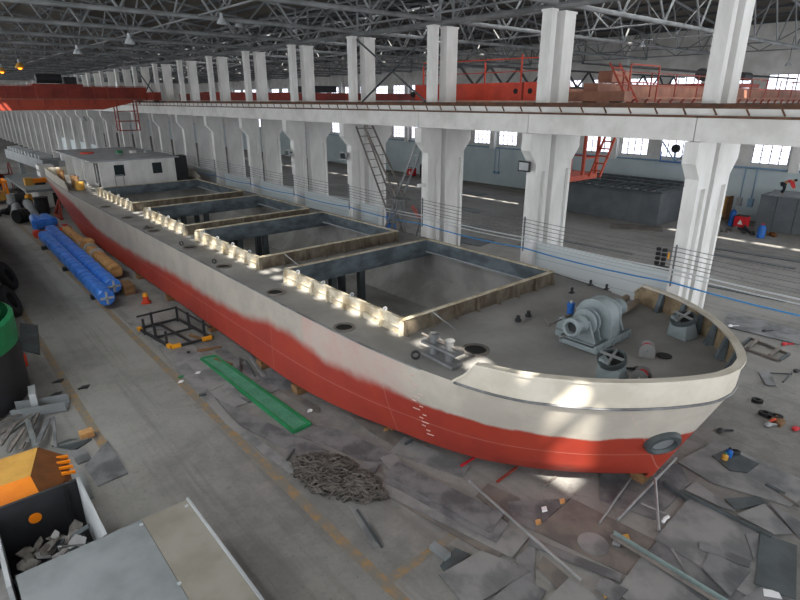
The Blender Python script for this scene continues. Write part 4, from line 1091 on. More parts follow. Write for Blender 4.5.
b.cyl((7.3, 80.5, 1.6), (8.7, 80.5, 1.6), .25, n=12).build('spokes', M['cranered'], t)
# red cradle under the stern
t = root('cradle', (9.6, 57.8, 0), 'red steel cradle standing under the stern of the barge', 'cradle')
b = MB().bar((9.0, 56.5, .1), (9.3, 57.8, 1.5), .2).bar((9.0, 59.1, .1), (9.3, 57.8, 1.5), .2).bar((9.0, 56.3, .12), (9.0, 59.3, .12), .24); b.build('side_frame', M['cranered'], t)
b = MB().bar((11.0, 56.5, .1), (11.0, 57.8, 1.5), .2).bar((11.0, 59.1, .1), (11.0, 57.8, 1.5), .2).bar((11.0, 56.3, .12), (11.0, 59.3, .12), .24); b.build('side_frame', M['cranered'], t)
MB().bar((9.2, 57.8, 1.5), (11.1, 57.8, 1.5), .2).build('cross_beam', M['cranered'], t)
# white pontoon and grey deck beyond the stern
t = root('pontoon', (9.5, 66, 0), 'white and grey pontoon lying beyond the stern of the barge', 'pontoon')
MB().box(8.6, 63.2, .1, 14.5, 72, 1.75).build('hull', M['white'], t)
MB().box(7.6, 62.8, 1.75, 14.5, 78, 2.0).build('deck_plate', M['greybox'], t)
for x in (9.3, 10.4, 11.3): MB().box(x, 63.05, .2, x+.35, 63.2, 1.7).build('rib', M['white'], t)
MB().box(9.75, 63.1, .3, 10.3, 63.22, 1.5).build('recess', M['charcoal'], t)
MB().box(10.0, 69.6, 2.0, 11.4, 71.4, 3.5).build('tower', M['white'], t)
for z in (2.6, 3.3, 4.0): MB().box(9.95, 69.8, z-.4, 10.0, 71.2, z-.2).build('tower_step', M['greybox'], t)
MB().bar((12.2, 76, 2.9), (11.2, 98, 2.9), 1.6, 1.2).build('gantry_boom', M['greybox'], t)
for i in range(11): MB().cyl((11.4-.08*i, 78+1.8*i, 3.6), (12.7-.08*i, 78+1.8*i, 3.6), .4, n=10).build('roller', M['lightgrey'], t)
MB().bar((12.1, 77, 2.0), (12.1, 77, 2.5), .5).bar((11.4, 93, 0), (11.4, 93, 2.5), .5).build('boom_leg', M['greybox'], t)
# yellow machines
t = root('excavator_arm', (9.2, 66.7, 2.0), 'yellow hydraulic boom resting on the grey pontoon deck', 'boom')
MB().box(8.75, 66.4, 2.15, 10.0, 67.0, 2.6).build('boom', M['orangeyellow'], t); MB().box(8.1, 66.2, 2.0, 8.75, 67.2, 2.7).build('bracket', M['ochre'], t)
MB().cyl((8.9, 66.25, 2.1), (9.8, 66.25, 2.1), .12, n=10).build('ram', M['charcoal'], t)
t = root('winch_drum', (8.6, 66, 0), 'yellow ended black winch drum in front of the pontoon', 'winch')
MB().cyl((6.9, 66.2, .75), (7.9, 66.2, .75), .55, n=18).build('drum', M['charcoal'], t, smooth=True); MB().cyl((7.9, 66.1, .75), (8.2, 65.9, .75), .5, n=18).build('end_disc', M['yellow'], t)
MB().box(6.9, 65.6, 0, 8.2, 66.7, .18).build('base', M['charcoal'], t)
t = root('forklift', (5.2, 66, 0), 'orange-yellow machine with open cab frame at the left edge', 'vehicle')
MB().box(4.4, 69, .4, 6.9, 72, 1.0).build('body', M['ochre'], t)
b = MB()
for x in (4.5, 6.8):
    for y in (69.1, 71.9): b.bar((x, y, 1.0), (x, y, 2.2), .18)
b.bar((4.5, 69.1, 2.2), (6.8, 69.1, 2.2), .2).bar((4.5, 71.9, 2.2), (6.8, 71.9, 2.2), .2).bar((6.8, 69.1, 2.2), (6.8, 71.9, 2.2), .2)
b.build('cab_frame', M['orangeyellow'], t)
for y in (69.5, 71.4): MB().cyl((6.5, y, .45), (6.95, y, .45), .45, n=16).build('wheel', M['black'], t)
MB().box(4.8, 69.8, 1.0, 6.2, 70.8, 1.9).build('cab_seat', M['charcoal'], t)
t = root('drum', (7.2, 63.0, 0), 'white drum standing in front of the black winch drum', 'drum')
MB().cyl((6.9, 69.2, 0), (6.9, 69.2, 1.0), .42, n=16).build('shell', M['lightgrey'], t)
t = root('storage_box', (4.5, 78, 0), 'tall pale grey steel box at the left edge beyond the machine', 'box')
MB().box(2.5, 76, 0, 6.8, 82, 3.4).build('shell', M['lightgrey'], t); MB().box(2.4, 75.9, 3.4, 6.9, 82.1, 3.55).build('lid', M['greybox'], t)
for i, (x, y, z, m, lab) in enumerate(((9.0, 76.5, .4, 'scrap', 'pile of mixed parts beyond the grey pontoon deck'), (3.6, 58.5, 0, 'scrap', 'small heap of fittings left of the big grey pipes'), (4.8, 62.5, 0, 'charcoal', 'heap of dark scrap in front of the yellow machine'))):
    b = MB(); rg = random.Random(40+i)
    for j in range(12):
        p = Vector((x+rg.uniform(-1.1, 1.1)*(.5 if i == 1 else 1), y+rg.uniform(-1, 1), rg.uniform(.06, .4)))
        b.bar(p, p+Vector((rg.uniform(-.6, .6), rg.uniform(-.8, .8), rg.uniform(0, .5))), .2, .25)
    tag(b.build('scrap_heap', M[m]), lab, 'scrap')
# ================================================================ LEFT EDGE
t = root('buoy_hull', (-1.5, 24, 0), 'round-sided black hull with green band and red top at the left edge', 'hull')
c = Vector((-1.7, 23.2, 0)); R = 3.25
MB().lathe(c, (0, 0, 1), [(R-.1, .02), (R, .1), (R+.03, 2.05)], 48).build('lower_shell', M['charcoal'], t, smooth=True)
MB().lathe(c, (0, 0, 1), [(R+.03, 2.05), (R+.04, 2.95), (R-.1, 3.05)], 48).build('green_band', M['green'], t, smooth=True)
MB().lathe(c, (0, 0, 1), [(R-.3, 3.05), (0, 3.05)], 48).build('top_plate', M['green'], t)
MB().lathe(c, (0, 0, 1), [(R-.35, 3.05), (R-.55, 3.65), (R-.65, 3.65), (R-.45, 3.05)], 48).build('rail', M['red'], t, smooth=True)
# unseen hull length and upper block, added to shade the left of the lane
MB().poly([(-9.5, 25.5, .3), (.4, 25.5, .3), (1.2, 31, .3), (1.9, 38, .3), (2.3, 46, .3), (2.3, 66, .3), (-9.5, 66, .3)], (0, 0, 2.75)).build('shade_hull', M['charcoal'], t)
MB().box(-8.5, 30, 3.05, 1.3, 62, 6.2).build('shade_cabin', M['greybox'], t)
for i, (x, y, z, tilt, lab) in enumerate(((2.45, 36.6, .0, 1, 'black tyre leaning by the left edge, the farther one'), (1.95, 31.6, 0, 1, 'black tyre leaning beside the green hull, the nearer one'))):
    t = root('tyre', (x, y, 0), lab, 'tyre', 'tyres at the left edge')
    ax = (0.9, -.3, .35) if tilt else (.15, .1, 1)
    MB().lathe((x, y, .75 if tilt else .05), ax, [(.42, 0), (.75, -.03), (.85, .06), (.85, .28), (.75, .36), (.42, .32), (.42, 0)], 24).build('tread', M['black'], t, smooth=True)
tag(MB().poly([G(20, 324), G(38, 326), G(40, 355), G(21, 351)], (0, 0, .06)).build('steel_plate', M['steeldark']), 'dark plate on the floor beside the green and black hull', 'plate')
t = root('orange_drum', G(25, 365), 'small orange canister beside the black hull', 'canister')
g = G(25, 366); MB().cyl(g, g+Vector((0, 0, .5)), .12, n=10).build('body', M['orange'], t); MB().cyl(g+Vector((0, 0, .5)), g+Vector((0, 0, .58)), .06, n=8).build('cap', M['charcoal'], t)
for i, q in enumerate(((58, 382), (84, 388), (56, 395))):
    g = G(*q); b = MB().poly([g+Vector((-.2, 0, 0)), g+Vector((.1, -.12, 0)), g+Vector((.22, .1, 0)), g+Vector((0, .14, 0))], (0, 0, .04))
    tag(b.build('scrap_piece', M['charcoal']), ['dark scrap flake on the lane nearest the black hull', 'small dark flake on the lane, the right one of three', 'dark flake on the lane just above the scrap channel'][i], 'scrap')
# pressed channels and scrap bars at the left
def channel(a, b_, lab):
    a, b_ = Vector(a), Vector(b_); t = root('channel', a, lab, 'channel', 'grey channels by the scrap heap'); d, s, u = basis(b_-a)
    MB().bar(a+Vector((0, 0, .05)), b_+Vector((0, 0, .05)), .62, .04).build('web', M['greybox'], t)
    MB().bar(a+s*.3+Vector((0, 0, .2)), b_+s*.3+Vector((0, 0, .2)), .04, .34).build('flange', M['greybox'], t)
    MB().bar(a-s*.3+Vector((0, 0, .2)), b_-s*.3+Vector((0, 0, .2)), .04, .34).build('flange', M['greybox'], t)
channel((.75, 20.75, 0), (2.25, 20.2, 0), 'pressed grey channel lying at the top of the scrap heap')
b = MB().poly([G(32, 404), G(39, 402), G(40, 412), G(33, 413)], (0, 0, .7)); tag(b.build('box', M['lightgrey']), 'small pale box standing on the scrap channel', 'box')
rg = random.Random(21)
bars = [((48, 407), (0, 440)), ((52, 405), (-5, 431)), ((44, 412), (5, 446)), ((50, 424), (40, 452)), ((40, 420), (22, 455)), ((33, 428), (12, 452)), ((30, 430), (38, 455)), ((56, 428), (58, 456)), ((28, 440), (10, 458)), ((18, 438), (2, 452)), ((60, 447), (88, 440)), ((42, 418), (30, 450))]
nm = ['long rusty bar across the top of the scrap heap', 'second long bar lying over the scrap heap', 'flat bar slanting down the scrap heap', 'pale bar standing out at the right of the scrap heap', 'grey bar leaning in the middle of the scrap heap', 'short grey bar low in the scrap heap', 'bright bar slanting against the yellow bucket', 'upright pale bar behind the yellow bucket', 'short bar by the bucket at the left of the heap', 'thick flat bar at the left edge of the heap', 'bar lying beside the dark curved plate', 'narrow grey bar under the leaning one']
for i, (p, q) in enumerate(bars):
    a, c = G(*p), G(*q); a.z = .05+.05*(i % 10); c.z = .2+.04*(i % 4) if i != 10 else .06
    tag(MB().bar(a, c, .09 if i % 3 else .14, .06).build('scrap_bar', M[['steelbrown', 'scrap', 'galvpipe', 'steel'][i % 4]]), nm[i], 'bar', 'bars in the scrap heap')
pl_ = [((52, 447), (70, 440), (92, 440), (75, 451), 'steeldark', 'dark curved plate at the right of the scrap heap'), ((68, 452), (86, 450), (92, 460), (78, 465), 'steel', 'grey cut plate beside the yellow bucket'), ((85, 467), (108, 442), (128, 474), (98, 487), 'steel', 'large square grey plate on the floor right of the yellow bucket'),
       ((74, 476), (84, 475), (94, 498), (86, 502), 'greybox', 'narrow grey plate standing along the skip side')]
for i, (p1, p2, p3, p4, m, lab) in enumerate(pl_):
    tag(MB().poly([G(*p1), G(*p2), G(*p3), G(*p4)], (0, 0, .05)).build('steel_plate', M[m]), lab, 'plate')
g = G(87, 438); tag(MB().box(g.x-.18, g.y-.15, .06, g.x+.2, g.y+.15, .25).build('brick', M['tanwrap']), 'tan block lying on the end of the dark curved plate', 'block')
# yellow bucket behind the skip
t = root('loader_bucket', (.3, 14.6, 0), 'yellow steel bucket with orange front behind the scrap skip', 'bucket')
V = lambda x, y, z: Vector((x, y, z))
A0, A1, A2, A3 = V(-1.4, 13.6, .0), V(.55, 13.6, .0), V(1.25, 14.1, 0), V(1.25, 15.3, 0)
B0, B1 = V(-1.4, 13.6, .95), V(.62, 13.6, .95)
C0, C1 = V(-1.4, 14.3, 1.5), V(.5, 14.2, 1.5)
D0, D1 = V(-1.4, 15.5, 1.5), V(.85, 15.45, 1.5)
MB().add([A0, A1, B1, B0, C0, C1], [(0, 1, 2, 3), (3, 2, 5, 4)]).build('front_plate', M['orangeyellow'], t, label='bright orange front plate')
MB().add([C0, C1, D1, D0], [(0, 1, 2, 3)]).build('top_plate', M['ochre'], t)
MB().add([A1, A2, V(1.25, 14.3, 1.1), B1, C1, V(1.42, 15.2, 1.1), D1, A3], [(0, 1, 2, 3), (3, 2, 5, 6, 4), (1, 7, 5, 2)]).build('side_plate', M['brown'], t, label='brown end plate')
for i in range(4):
    y = 14.2+.28*i; MB().poly([(1.12, y, 1.2), (1.42, y, 1.13), (1.42, y, 1.2), (1.12, y, 1.26)], (0, .07, 0)).build('tooth', M['orangeyellow'], t)
MB().cyl((-.35, 14.9, 1.5), (-.35, 14.9, 1.54), .06, n=10).build('cap', M['orange'], t)
# scrap skip
t = root('skip', (.5, 12.2, 0), 'open grey steel skip half full of scrap offcuts', 'skip')
MB().box(-.35, 10.95, .02, 1.4, 13.4, .1).build('floor', M['charcoal'], t)
MB().box(-1.6, 13.28, .02, 1.3, 13.36, 1.52).build('back_wall', M['charcoal'], t, label='dark back wall with an orange spot')
MB().box(1.3, 10.95, .02, 1.38, 13.4, 1.5).build('side_wall', M['lightgrey'], t)
MB().box(-.42, 10.95, .02, -.34, 13.28, 1.3).build('side_wall', M['lightgrey'], t)
MB().cyl((.35, 13.29, .95), (.35, 13.26, .95), .13, n=14).build('spot', M['orangeyellow'], t)
MB().box(1.0, 13.22, .1, 1.08, 13.3, 1.5).build('post', M['black'], t)
for y in (11.9, 12.6): MB().cyl((1.38, y, 1.0), (1.41, y, 1.0), .06, n=10).build('drain_hole', M['charcoal'], t)
rg = random.Random(8)
for i in range(40):
    x, y = rg.uniform(-.1, 1.1), rg.uniform(11.0, 12.9); z = .25+.8*(1-abs(y-11.7)/1.7)*rg.uniform(.5, 1)
    m4 = Matrix.Translation((x, y, z)) @ Matrix.Rotation(rg.uniform(-.6, .6), 4, 'X') @ Matrix.Rotation(rg.uniform(-.6, .6), 4, 'Y') @ Matrix.Rotation(rg.uniform(0, 3.1), 4, 'Z')
    a, c = rg.uniform(.12, .34), rg.uniform(.06, .2)
    b = MB().poly([(-a, -c, 0), (a*.7, -c, 0), (a, c*.4, 0), (a*.5, c, 0), (-a, c*.8, 0)], (0, 0, .03)); b.v = [m4 @ v for v in b.v]
    tag(b.build('offcut', M[['scrap', 'steel2', 'steeldark'][i % 3]]), 'jagged steel offcut lying in the grey skip', 'offcut', 'offcuts in the skip')
# grey steel cabinet in the near corner
t = root('steel_cover', (1.4, 9, 0), 'large pale grey steel container top in the near left corner', 'container')
MB().box(-.18, 4.6, .03, 3.03, 10.88, 1.46).build('body', M['greybox'], t)
MB().box(-.24, 4.55, 1.46, 2.05, 10.92, 1.5).build('top_sheet', M['greybox'], t)
MB().box(2.06, 4.55, 1.46, 3.07, 10.92, 1.5).build('top_sheet', M['tansheet'], t)
MB().bar((3.05, 4.55, 1.52), (3.05, 10.92, 1.52), .05).build('edge_lip', M['lightgrey'], t)
for x, y in ((2.05, 8.7), (2.95, 10.7), (2.0, 10.75)): MB().cyl((x, y, 1.5), (x, y, 1.52), .04, n=10).build('bolt', M['lightgrey'], t)
tag(MB().pipe((-.75, 10.9, .02), (-.75, 10.9, .9), .3, .25).build('bucket', M['lightgrey']), 'grey drum of rubble beside the skip at the left edge', 'drum')
rg = random.Random(3)
for i in range(14):
    p = Vector((-.62+rg.uniform(0, .15), 10.1+rg.uniform(-.4, .25), .06)); s = rg.uniform(.05, .1)
    tag(MB().ball(p, s, 6, (1, .8, .7)).build('rubble', M['steelbrown' if i % 2 else 'tanwrap']), 'small lump of rubble by the grey drum at the left edge', 'rubble', 'rubble by the grey drum')
# ================================================================ SHEETS AND CLUTTER ON THE FLOOR BESIDE THE BARGE
def plate(pix, z, th, m, lab, name='steel_plate', cat='plate', grp='steel plates on the floor'):
    P = [G(x, y, z) for x, y in pix]
    return tag(MB().poly(P, (0, 0, th)).build(name, M[m]), lab, cat, grp)
T = .02
PL = [
 # stack left of centre
 ([(310,424),(345,432),(380,448),(402,462),(362,461),(330,447),(293,435)], .0, 'steel', 'long curved sheet behind the chain pile, under the small square plates'),
 ([(285,432),(312,443),(362,466),(400,484),(392,492),(350,471),(300,446),(278,438)], .0, 'steel2', 'narrow pale strip running past the top of the chain pile'),
 ([(398,462),(504,514),(490,533),(385,474)], .10, 'steel', 'topmost long sheet of the sheaf pointing at the loose pole'),
 ([(396,470),(509,524),(496,543),(384,482)], .07, 'steel', 'second sheet down in the long sheaf of sheets'),
 ([(392,473),(528,538),(512,558),(376,490)], .045, 'steel2', 'widest sheet of the sheaf, sticking out at its right end'),
 ([(388,483),(502,554),(497,560),(374,489)], .02, 'steelbrown', 'brownish bottom strip at the lane side of the sheaf'),
 ([(364,461),(380,465),(372,478),(354,473)], .05, 'steel', 'small square plate on top of the narrow strip by the chain pile'),
 ([(380,458),(394,453),(408,469),(393,475)], .06, 'steel2', 'small plate with a bright cut edge beside the square plate'),
 ([(439,575),(481,551),(531,571),(468,609)], .05, 'steel2', 'broad mottled plate in front of the end of the sheaf'),
 ([(455,548),(471,555),(445,573),(440,566)], .02, 'steeldark', 'dark small plate tucked behind the broad mottled plate'),
 ([(516,557),(535,545),(534,587),(520,577)], .02, 'steel', 'pointed grey plate right of the broad mottled plate'),
 ([(520,577),(546,591),(528,620),(480,608)], .02, 'steel', 'grey plate cut off by the bottom edge below the pointed plate'),
 ([(488,484),(520,499),(508,523),(476,496)], .0, 'steelbrown', 'reddish brown plate under the upper end of the loose pole'),
 ([(508,502),(570,499),(534,531),(509,520)], .0, 'steel', 'worn grey plate between the brown plate and the light patch'),
 # right of the pole
 ([(572,499),(656,541),(628,576),(534,531)], .0, 'steelbrown', 'large brownish plate carrying the round steel disc'),
 ([(530,537),(620,574),(622,584),(528,545)], .025, 'steel', 'long narrow strip crossing below the round steel disc'),
 ([(543,556),(569,578),(560,590),(537,567)], .03, 'steelbrown', 'small rounded brown plate beside the end of the pole'),
 ([(569,578),(545,602),(600,640),(618,612)], .04, 'steel2', 'plate at the bottom edge right of the brown rounded one'),
 ([(603,578),(628,590),(615,604),(595,588)], .05, 'steel', 'small plate in front of the long teal channel'),
 ([(642,556),(616,591),(672,640),(720,615)], .03, 'steel2', 'big pale plate under the lower half of the teal channel'),
 ([(657,541),(752,598),(720,640),(648,552)], .015, 'steel', 'long plate between the teal channel and the largest pale plate'),
 ([(689,498),(782,541),(756,602),(655,539)], .04, 'steel2', 'largest pale plate, lying in front of the stem of the barge'),
 ([(760,533),(797,546),(796,600),(755,584)], .075, 'steeldark', 'dark greenish plate at the right, lying on the large pale plate'),
 ([(700,541),(751,561),(749,568),(699,549)], .075, 'steel', 'narrow offcut strip on the largest pale plate'),
 ([(710,552),(750,572),(730,597),(702,568)], .065, 'steel', 'stained plate below the narrow offcut strip'),
 ([(745,534),(759,534),(754,560)], .065, 'steel', 'thin triangular offcut left of the dark greenish plate'),
 ([(740,600),(765,585),(800,610),(800,630),(740,630)], .06, 'steel', 'plate corner at the bottom right under the white paper'),
 ([(677,462),(716,441),(800,479),(800,500),(790,507),(758,497),(714,484)], .0, 'steel2', 'long grey sheet right of the stem with a bottle standing on it'),
 ([(712,456),(728,449),(759,464),(747,473),(730,471)], .03, 'steeldark', 'dark plate with the blue bottle on the long grey sheet'),
 ([(684,490),(696,482),(736,511),(722,508)], .03, 'steel2', 'narrow tapering plate beside the dark bar near the stem'),
 ([(725,499),(756,497),(768,503),(735,510)], .04, 'steeldark', 'dark offcut under the edge of the long grey sheet'),
 ([(736,515),(764,504),(793,534),(774,535)], .02, 'steel2', 'four sided plate between the dark bar and the right edge'),
 ([(768,502),(800,522),(800,540),(790,528)], .02, 'steel', 'plate at the right edge behind the four sided plate'),
 ([(600,470),(680,464),(690,484),(655,520),(600,500)], .0, 'steel', 'dark plate in the shadow under the stem'),
 # by the green grating
 ([(165,344),(190,342),(249,402),(227,411)], .0, 'steel2', 'grey plate under the left edge of the green grating'),
 ([(206,344),(216,342),(279,389),(268,395)], .0, 'steel', 'long plate along the right side of the green grating'),
 ([(280,391),(289,390),(320,408),(318,413)], .03, 'steelbrown', 'short reddish plank beyond the right end of the green grating'),
 ([(253,374),(290,366),(322,384),(284,392)], .0, 'steel', 'thin plate between the green grating and the barge side'),
 ([(350,416),(398,430),(430,446),(404,452),(370,432)], .0, 'steelbrown', 'brown plate close to the red hull above the chain pile'),
 ([(125,320),(158,316),(168,328),(138,334)], .0, 'steel2', 'pale worn plate beyond the black pipe rack'),
 ([(148,336),(165,334),(232,420),(300,470),(290,475),(226,424)], .0, 'steel2', 'long walkway strip of plates along the lane'),
 ([(215,398),(262,420),(330,452),(300,456),(240,426)], .0, 'steel', 'thin mat of plate in front of the green grating'),
 ([(404,437),(470,466),(462,478),(390,452)], .0, 'steel2', 'grey plate under the turn of the bilge'),
 # far right
 ([(758,372),(770,371),(776,386),(766,385)], .02, 'steel', 'small tapered plate on the floor right of the bow'),
 ([(728,312),(800,330),(800,345),(722,326)], .0, 'steel', 'flat dark sheet on the floor behind the nearest column'),
]
for i, (pix, z, m, lab) in enumerate(PL): plate(pix, z+.004+i*.0006, T, m, lab)
# round disc
g = G(593, 544, .03); tag(MB().cyl(g, g+Vector((0, 0, .02)), .36, n=32).build('steel_disc', M['steel2']), 'round steel disc lying on the brownish plate', 'disc')
# timber boards beyond the grating
for i, (p, q) in enumerate((((190, 336), (208, 342)), ((197, 352), (222, 348)), ((215, 360), (232, 366)))):
    a, c = G(*p), G(*q); tag(MB().bar(a+Vector((0, 0, .05)), c+Vector((0, 0, .05)), .14, .07).build('timber_board', M['wood']), ['brown board inside the end of the black pipe rack', 'brown board between the rack and the green grating', 'brown board beside the head of the green grating'][i], 'board', 'loose boards by the grating')
# green grating panel
t = root('grating_panel', G(250, 390), 'long green mesh grating panel lying on the plates', 'grating')
c4 = [G(201, 359, .06), G(215, 356, .06), G(310, 424, .06), G(294, 432, .06)]
b = MB(); ex = c4[1]-c4[0]; ey = c4[3]-c4[0]
for i in range(12): f = (i+.5)/12; b.bar(c4[0].lerp(c4[1], f), c4[3].lerp(c4[2], f), .02, .03)
for i in range(56): f = (i+.5)/56; b.bar(c4[0].lerp(c4[3], f), c4[1].lerp(c4[2], f), .035, .02)
b.build('mesh', M['gratinggreen'], t)
for a, c in ((0, 3), (1, 2), (0, 1), (3, 2)): MB().bar(c4[a], c4[c], .09, .11).build('edge_bar', M['green'], t)
for f in (.2, .4, .6, .8): MB().bar(c4[0].lerp(c4[3], f)-Vector((0, 0, .03)), c4[1].lerp(c4[2], f)-Vector((0, 0, .03)), .08, .04).build('cross_bar', M['green'], t)
# black pipe rack with yellow corners
t = root('pipe_rack', G(175, 335), 'black steel rack frame with yellow corners on the floor', 'rack')
K = [G(139, 331), G(178, 321), G(212, 340), G(172, 350)]
b = MB()
for i in range(4): b.bar(K[i]+Vector((0, 0, .12)), K[(i+1) % 4]+Vector((0, 0, .12)), .1, .1)
b.bar(K[0].lerp(K[3], .5)+Vector((0, 0, .12)), K[1].lerp(K[2], .5)+Vector((0, 0, .12)), .08)
b.bar(K[0].lerp(K[1], .5)+Vector((0, 0, .12)), K[3].lerp(K[2], .5)+Vector((0, 0, .12)), .08)
b.build('base_frame', M['charcoal'], t)
for p in (K[0].lerp(K[1], .35), K[1], K[1].lerp(K[2], .35), K[1].lerp(K[2], .8), K[0].lerp(K[3], .55), K[3].lerp(K[0], .12), K[0].lerp(K[3], .2)):
    MB().cyl(p, p+Vector((0, 0, .75)), .06, n=8).build('post', M['charcoal'], t)
MB().bar(K[0]+Vector((0, 0, .7)), K[1]+Vector((0, 0, .7)), .07).bar(K[1]+Vector((0, 0, .7)), K[2]+Vector((0, 0, .6)), .06).build('top_rail', M['charcoal'], t)
for p, q in ((K[3], K[3].lerp(K[2], .22)), (K[2], K[2].lerp(K[3], .25)), (K[0], K[0].lerp(K[3], .08)), (K[3], K[3].lerp(K[0], .1))):
    MB().bar(p+Vector((0, 0, .14)), q+Vector((0, 0, .14)), .16, .14).build('corner_piece', M['yellow'], t, label='yellow corner piece')
# loose bars, poles, props
def pole(p, q, r, m, lab, zp=None, zq=None, name='pole', cat='pole'):
    zp = r+.12 if zp is None else zp; zq = r+.12 if zq is None else zq
    a, c = G(*p, zp), G(*q, zq)
    return tag(MB().cyl(a, c, r, n=10).build(name, M[m]), lab, cat)
pole((469, 481), (581, 580), .04, 'galvpipe', 'long bright pole lying across the plates in front of the hull')
pole((631, 478), (599, 523), .03, 'galvpipe', 'leftmost of three props leaning against the bow', None, .06)
pole((676, 458), (617, 520), .04, 'galvpipe', 'longest prop running from the stem to the floor', .35, .06)
pole((655, 478), (659, 531), .035, 'galvpipe', 'upright looking prop between the other two at the stem', .35, .06)
pole((641, 503), (669, 515), .025, 'galvpipe', 'short thin rod lying in front of the stem')
def barp(p, q, w, h, m, lab, z=.05, name='steel_bar', cat='bar'):
    a, c = G(*p, z+h/2), G(*q, z+h/2)
    return tag(MB().bar(a, c, w, h).build(name, M[m]), lab, cat)
barp((680, 491), (772, 537), .1, .08, 'steeldark', 'long dark bar along the far edge of the largest pale plate', .07)
barp((664, 482), (688, 500), .12, .1, 'steeldark', 'short dark beam at the stem end of the long dark bar')
barp((672, 549), (690, 578), .05, .03, 'steel2', 'thin grey strip slanting across the long plate', .06)
barp((766, 484), (784, 494), .1, .06, 'steeldark', 'dark clamp bar lying on the long grey sheet', .03)
barp((780, 493), (800, 507), .05, .05, 'steelbrown', 'rusty rod at the right edge of the long grey sheet', .03)
barp((249, 355), (264, 376), .12, .08, 'steel2', 'short grey flat bar between the grating and the hull')
barp((240, 358), (240, 374), .06, .06, 'steeldark', 'dark short bar beside the green grating')
barp((246, 360), (255, 376), .05, .05, 'steeldark', 'dark thin rod by the flat bar near the hull')
barp((211, 390), (224, 384), .06, .04, 'galvpipe', 'short pale rod on the plate beside the grating', .03)
barp((232, 393), (250, 402), .08, .05, 'steel', 'grey short bar tucked under the grating edge', .03)
barp((287, 460), (294, 449), .06, .05, 'steeldark', 'short dark bar on bare floor left of the chain pile')
barp((199, 395), (206, 394), .1, .08, 'steeldark', 'dark stub lying beside the walkway strip')
barp((187, 352), (190, 352), .08, .08, 'charcoal', 'dark stub at the near corner of the black rack')
barp((432, 545), (448, 557), .2, .12, 'greybox', 'grey gutter piece lying left of the broad mottled plate')
barp((357, 510), (382, 547), .05, .05, 'steeldark', 'dark rod on the floor below the chain pile')
barp((461, 466), (475, 457), .06, .05, 'red', 'short red bar on the floor under the red hull')
barp((497, 482), (517, 467), .06, .05, 'cranered', 'dark red bar on the floor right of the short red one')
barp((405, 444), (412, 440), .07, .06, 'steeldark', 'dark wedge on the floor beneath the hull seam')
barp((543, 486), (556, 477), .06, .05, 'steelbrown', 'rusty bar by the bright patch of floor')
plate([(349,505),(362,508),(384,545),(372,549)], .004, .02, 'steel2', 'thin plate lying flat below the chain pile')
# teal channel
t = root('channel', G(668, 568), 'long teal-grey steel channel lying across the plates', 'channel')
a, c = G(612, 535, .12), G(727, 606, .12); d, s, u = basis(c-a)
MB().bar(a, c, .16, .03).build('web', M['teal'], t)
for k in (-1, 1): MB().bar(a+s*.08*k+Vector((0, 0, .04)), c+s*.08*k+Vector((0, 0, .04)), .02, .1).build('flange', M['teal' if k < 0 else 'steelbrown'], t)
barp((613, 542), (620, 545), .08, .08, 'galvpipe', 'stub of pale pipe beside the head of the teal channel')
# chain piles: heaps of interlocking links
def chain(cpix, rx, ry, hgt, n, seed, lab):
    rg = random.Random(seed); c = G(*cpix); b = MB()
    link = [(.10*math.cos(t)+(.06 if math.cos(t) > 0 else -.06), .085*math.sin(t), 0) for t in [2*PI*k/10 for k in range(10)]]
    for i in range(n):
        r, th = math.sqrt(rg.random()), rg.uniform(0, 2*PI)
        lump = 1+.12*math.sin(3*th+seed)
        x, y = c.x+rx*r*lump*math.cos(th), c.y+ry*r*lump*math.sin(th)
        z = .06+hgt*(1-r*r)*(.55+.45*rg.random())
        m4 = Matrix.Translation((x, y, z)) @ Matrix.Rotation(rg.gauss(2.3, .5), 4, 'Z') @ Matrix.Rotation(rg.choice((0, 1.3))+rg.uniform(-.4, .4), 4, 'X') @ Matrix.Rotation(rg.uniform(-.4, .4), 4, 'Y')
        b.tube([m4 @ Vector(p) for p in link], .026, 5, True)
    o = b.build('anchor_chain', M['chain'], smooth=True)
    return tag(o, lab, 'chain', 'heaps of anchor chain')
chain((325, 474), .74, .95, .28, 300, 2, 'heap of dark anchor chain on the floor, the left and larger one')
chain((361, 489), .55, .62, .24, 190, 5, 'heap of brownish anchor chain, the right one touching the strip')
# small things
def cone_bottle(pix, m, cap, h, r, lab):
    g = G(*pix); t = root('bottle', g, lab, 'bottle', 'bottles on the dark plate')
    z = .035; g = Vector((g.x, g.y, z))
    MB().lathe(g, (0, 0, 1), [(0, 0), (r, 0), (r, h*.65), (r*.4, h*.82), (r*.4, h*.9), (0, h*.9)], 12).build('body', M[m], t, smooth=True)
    MB().cyl(g+Vector((0, 0, h*.9)), g+Vector((0, 0, h)), r*.45, n=8).build('cap', M[cap], t)
cone_bottle((728, 458), 'blue', 'charcoal', .32, .1, 'blue bottle standing on the dark plate right of the stem')
cone_bottle((724, 461), 'ochre', 'green', .24, .09, 'green and yellow bottle beside the blue bottle')
g = G(734, 454); tag(MB().lathe((g.x, g.y, .09), (.2, .2, 1), [(.1, -.04), (.16, -.04), (.16, .04), (.1, .04), (.1, -.04)], 14).build('cable_coil', M['charcoal']), 'small dark coil behind the blue bottle', 'coil')
for i, (q, r) in enumerate((((757, 402), .18), ((765, 415), .2), ((775, 418), .22))):
    g = G(*q); tag(MB().lathe((g.x, g.y, .05), (.1, .05*i, 1), [(r*.5, -.04), (r, -.04), (r, .06), (r*.5, .06), (r*.5, -.04)], 18).build('rubber_ring', M['black']), ['black ring alone on the floor right of the bow', 'smaller of the two touching black rings', 'larger of the two touching black rings by the brown box'][i], 'ring', 'black rings on the floor')
t = root('cardboard_box', G(782, 425), 'flat brown box with an orange edge on the floor at the right', 'box')
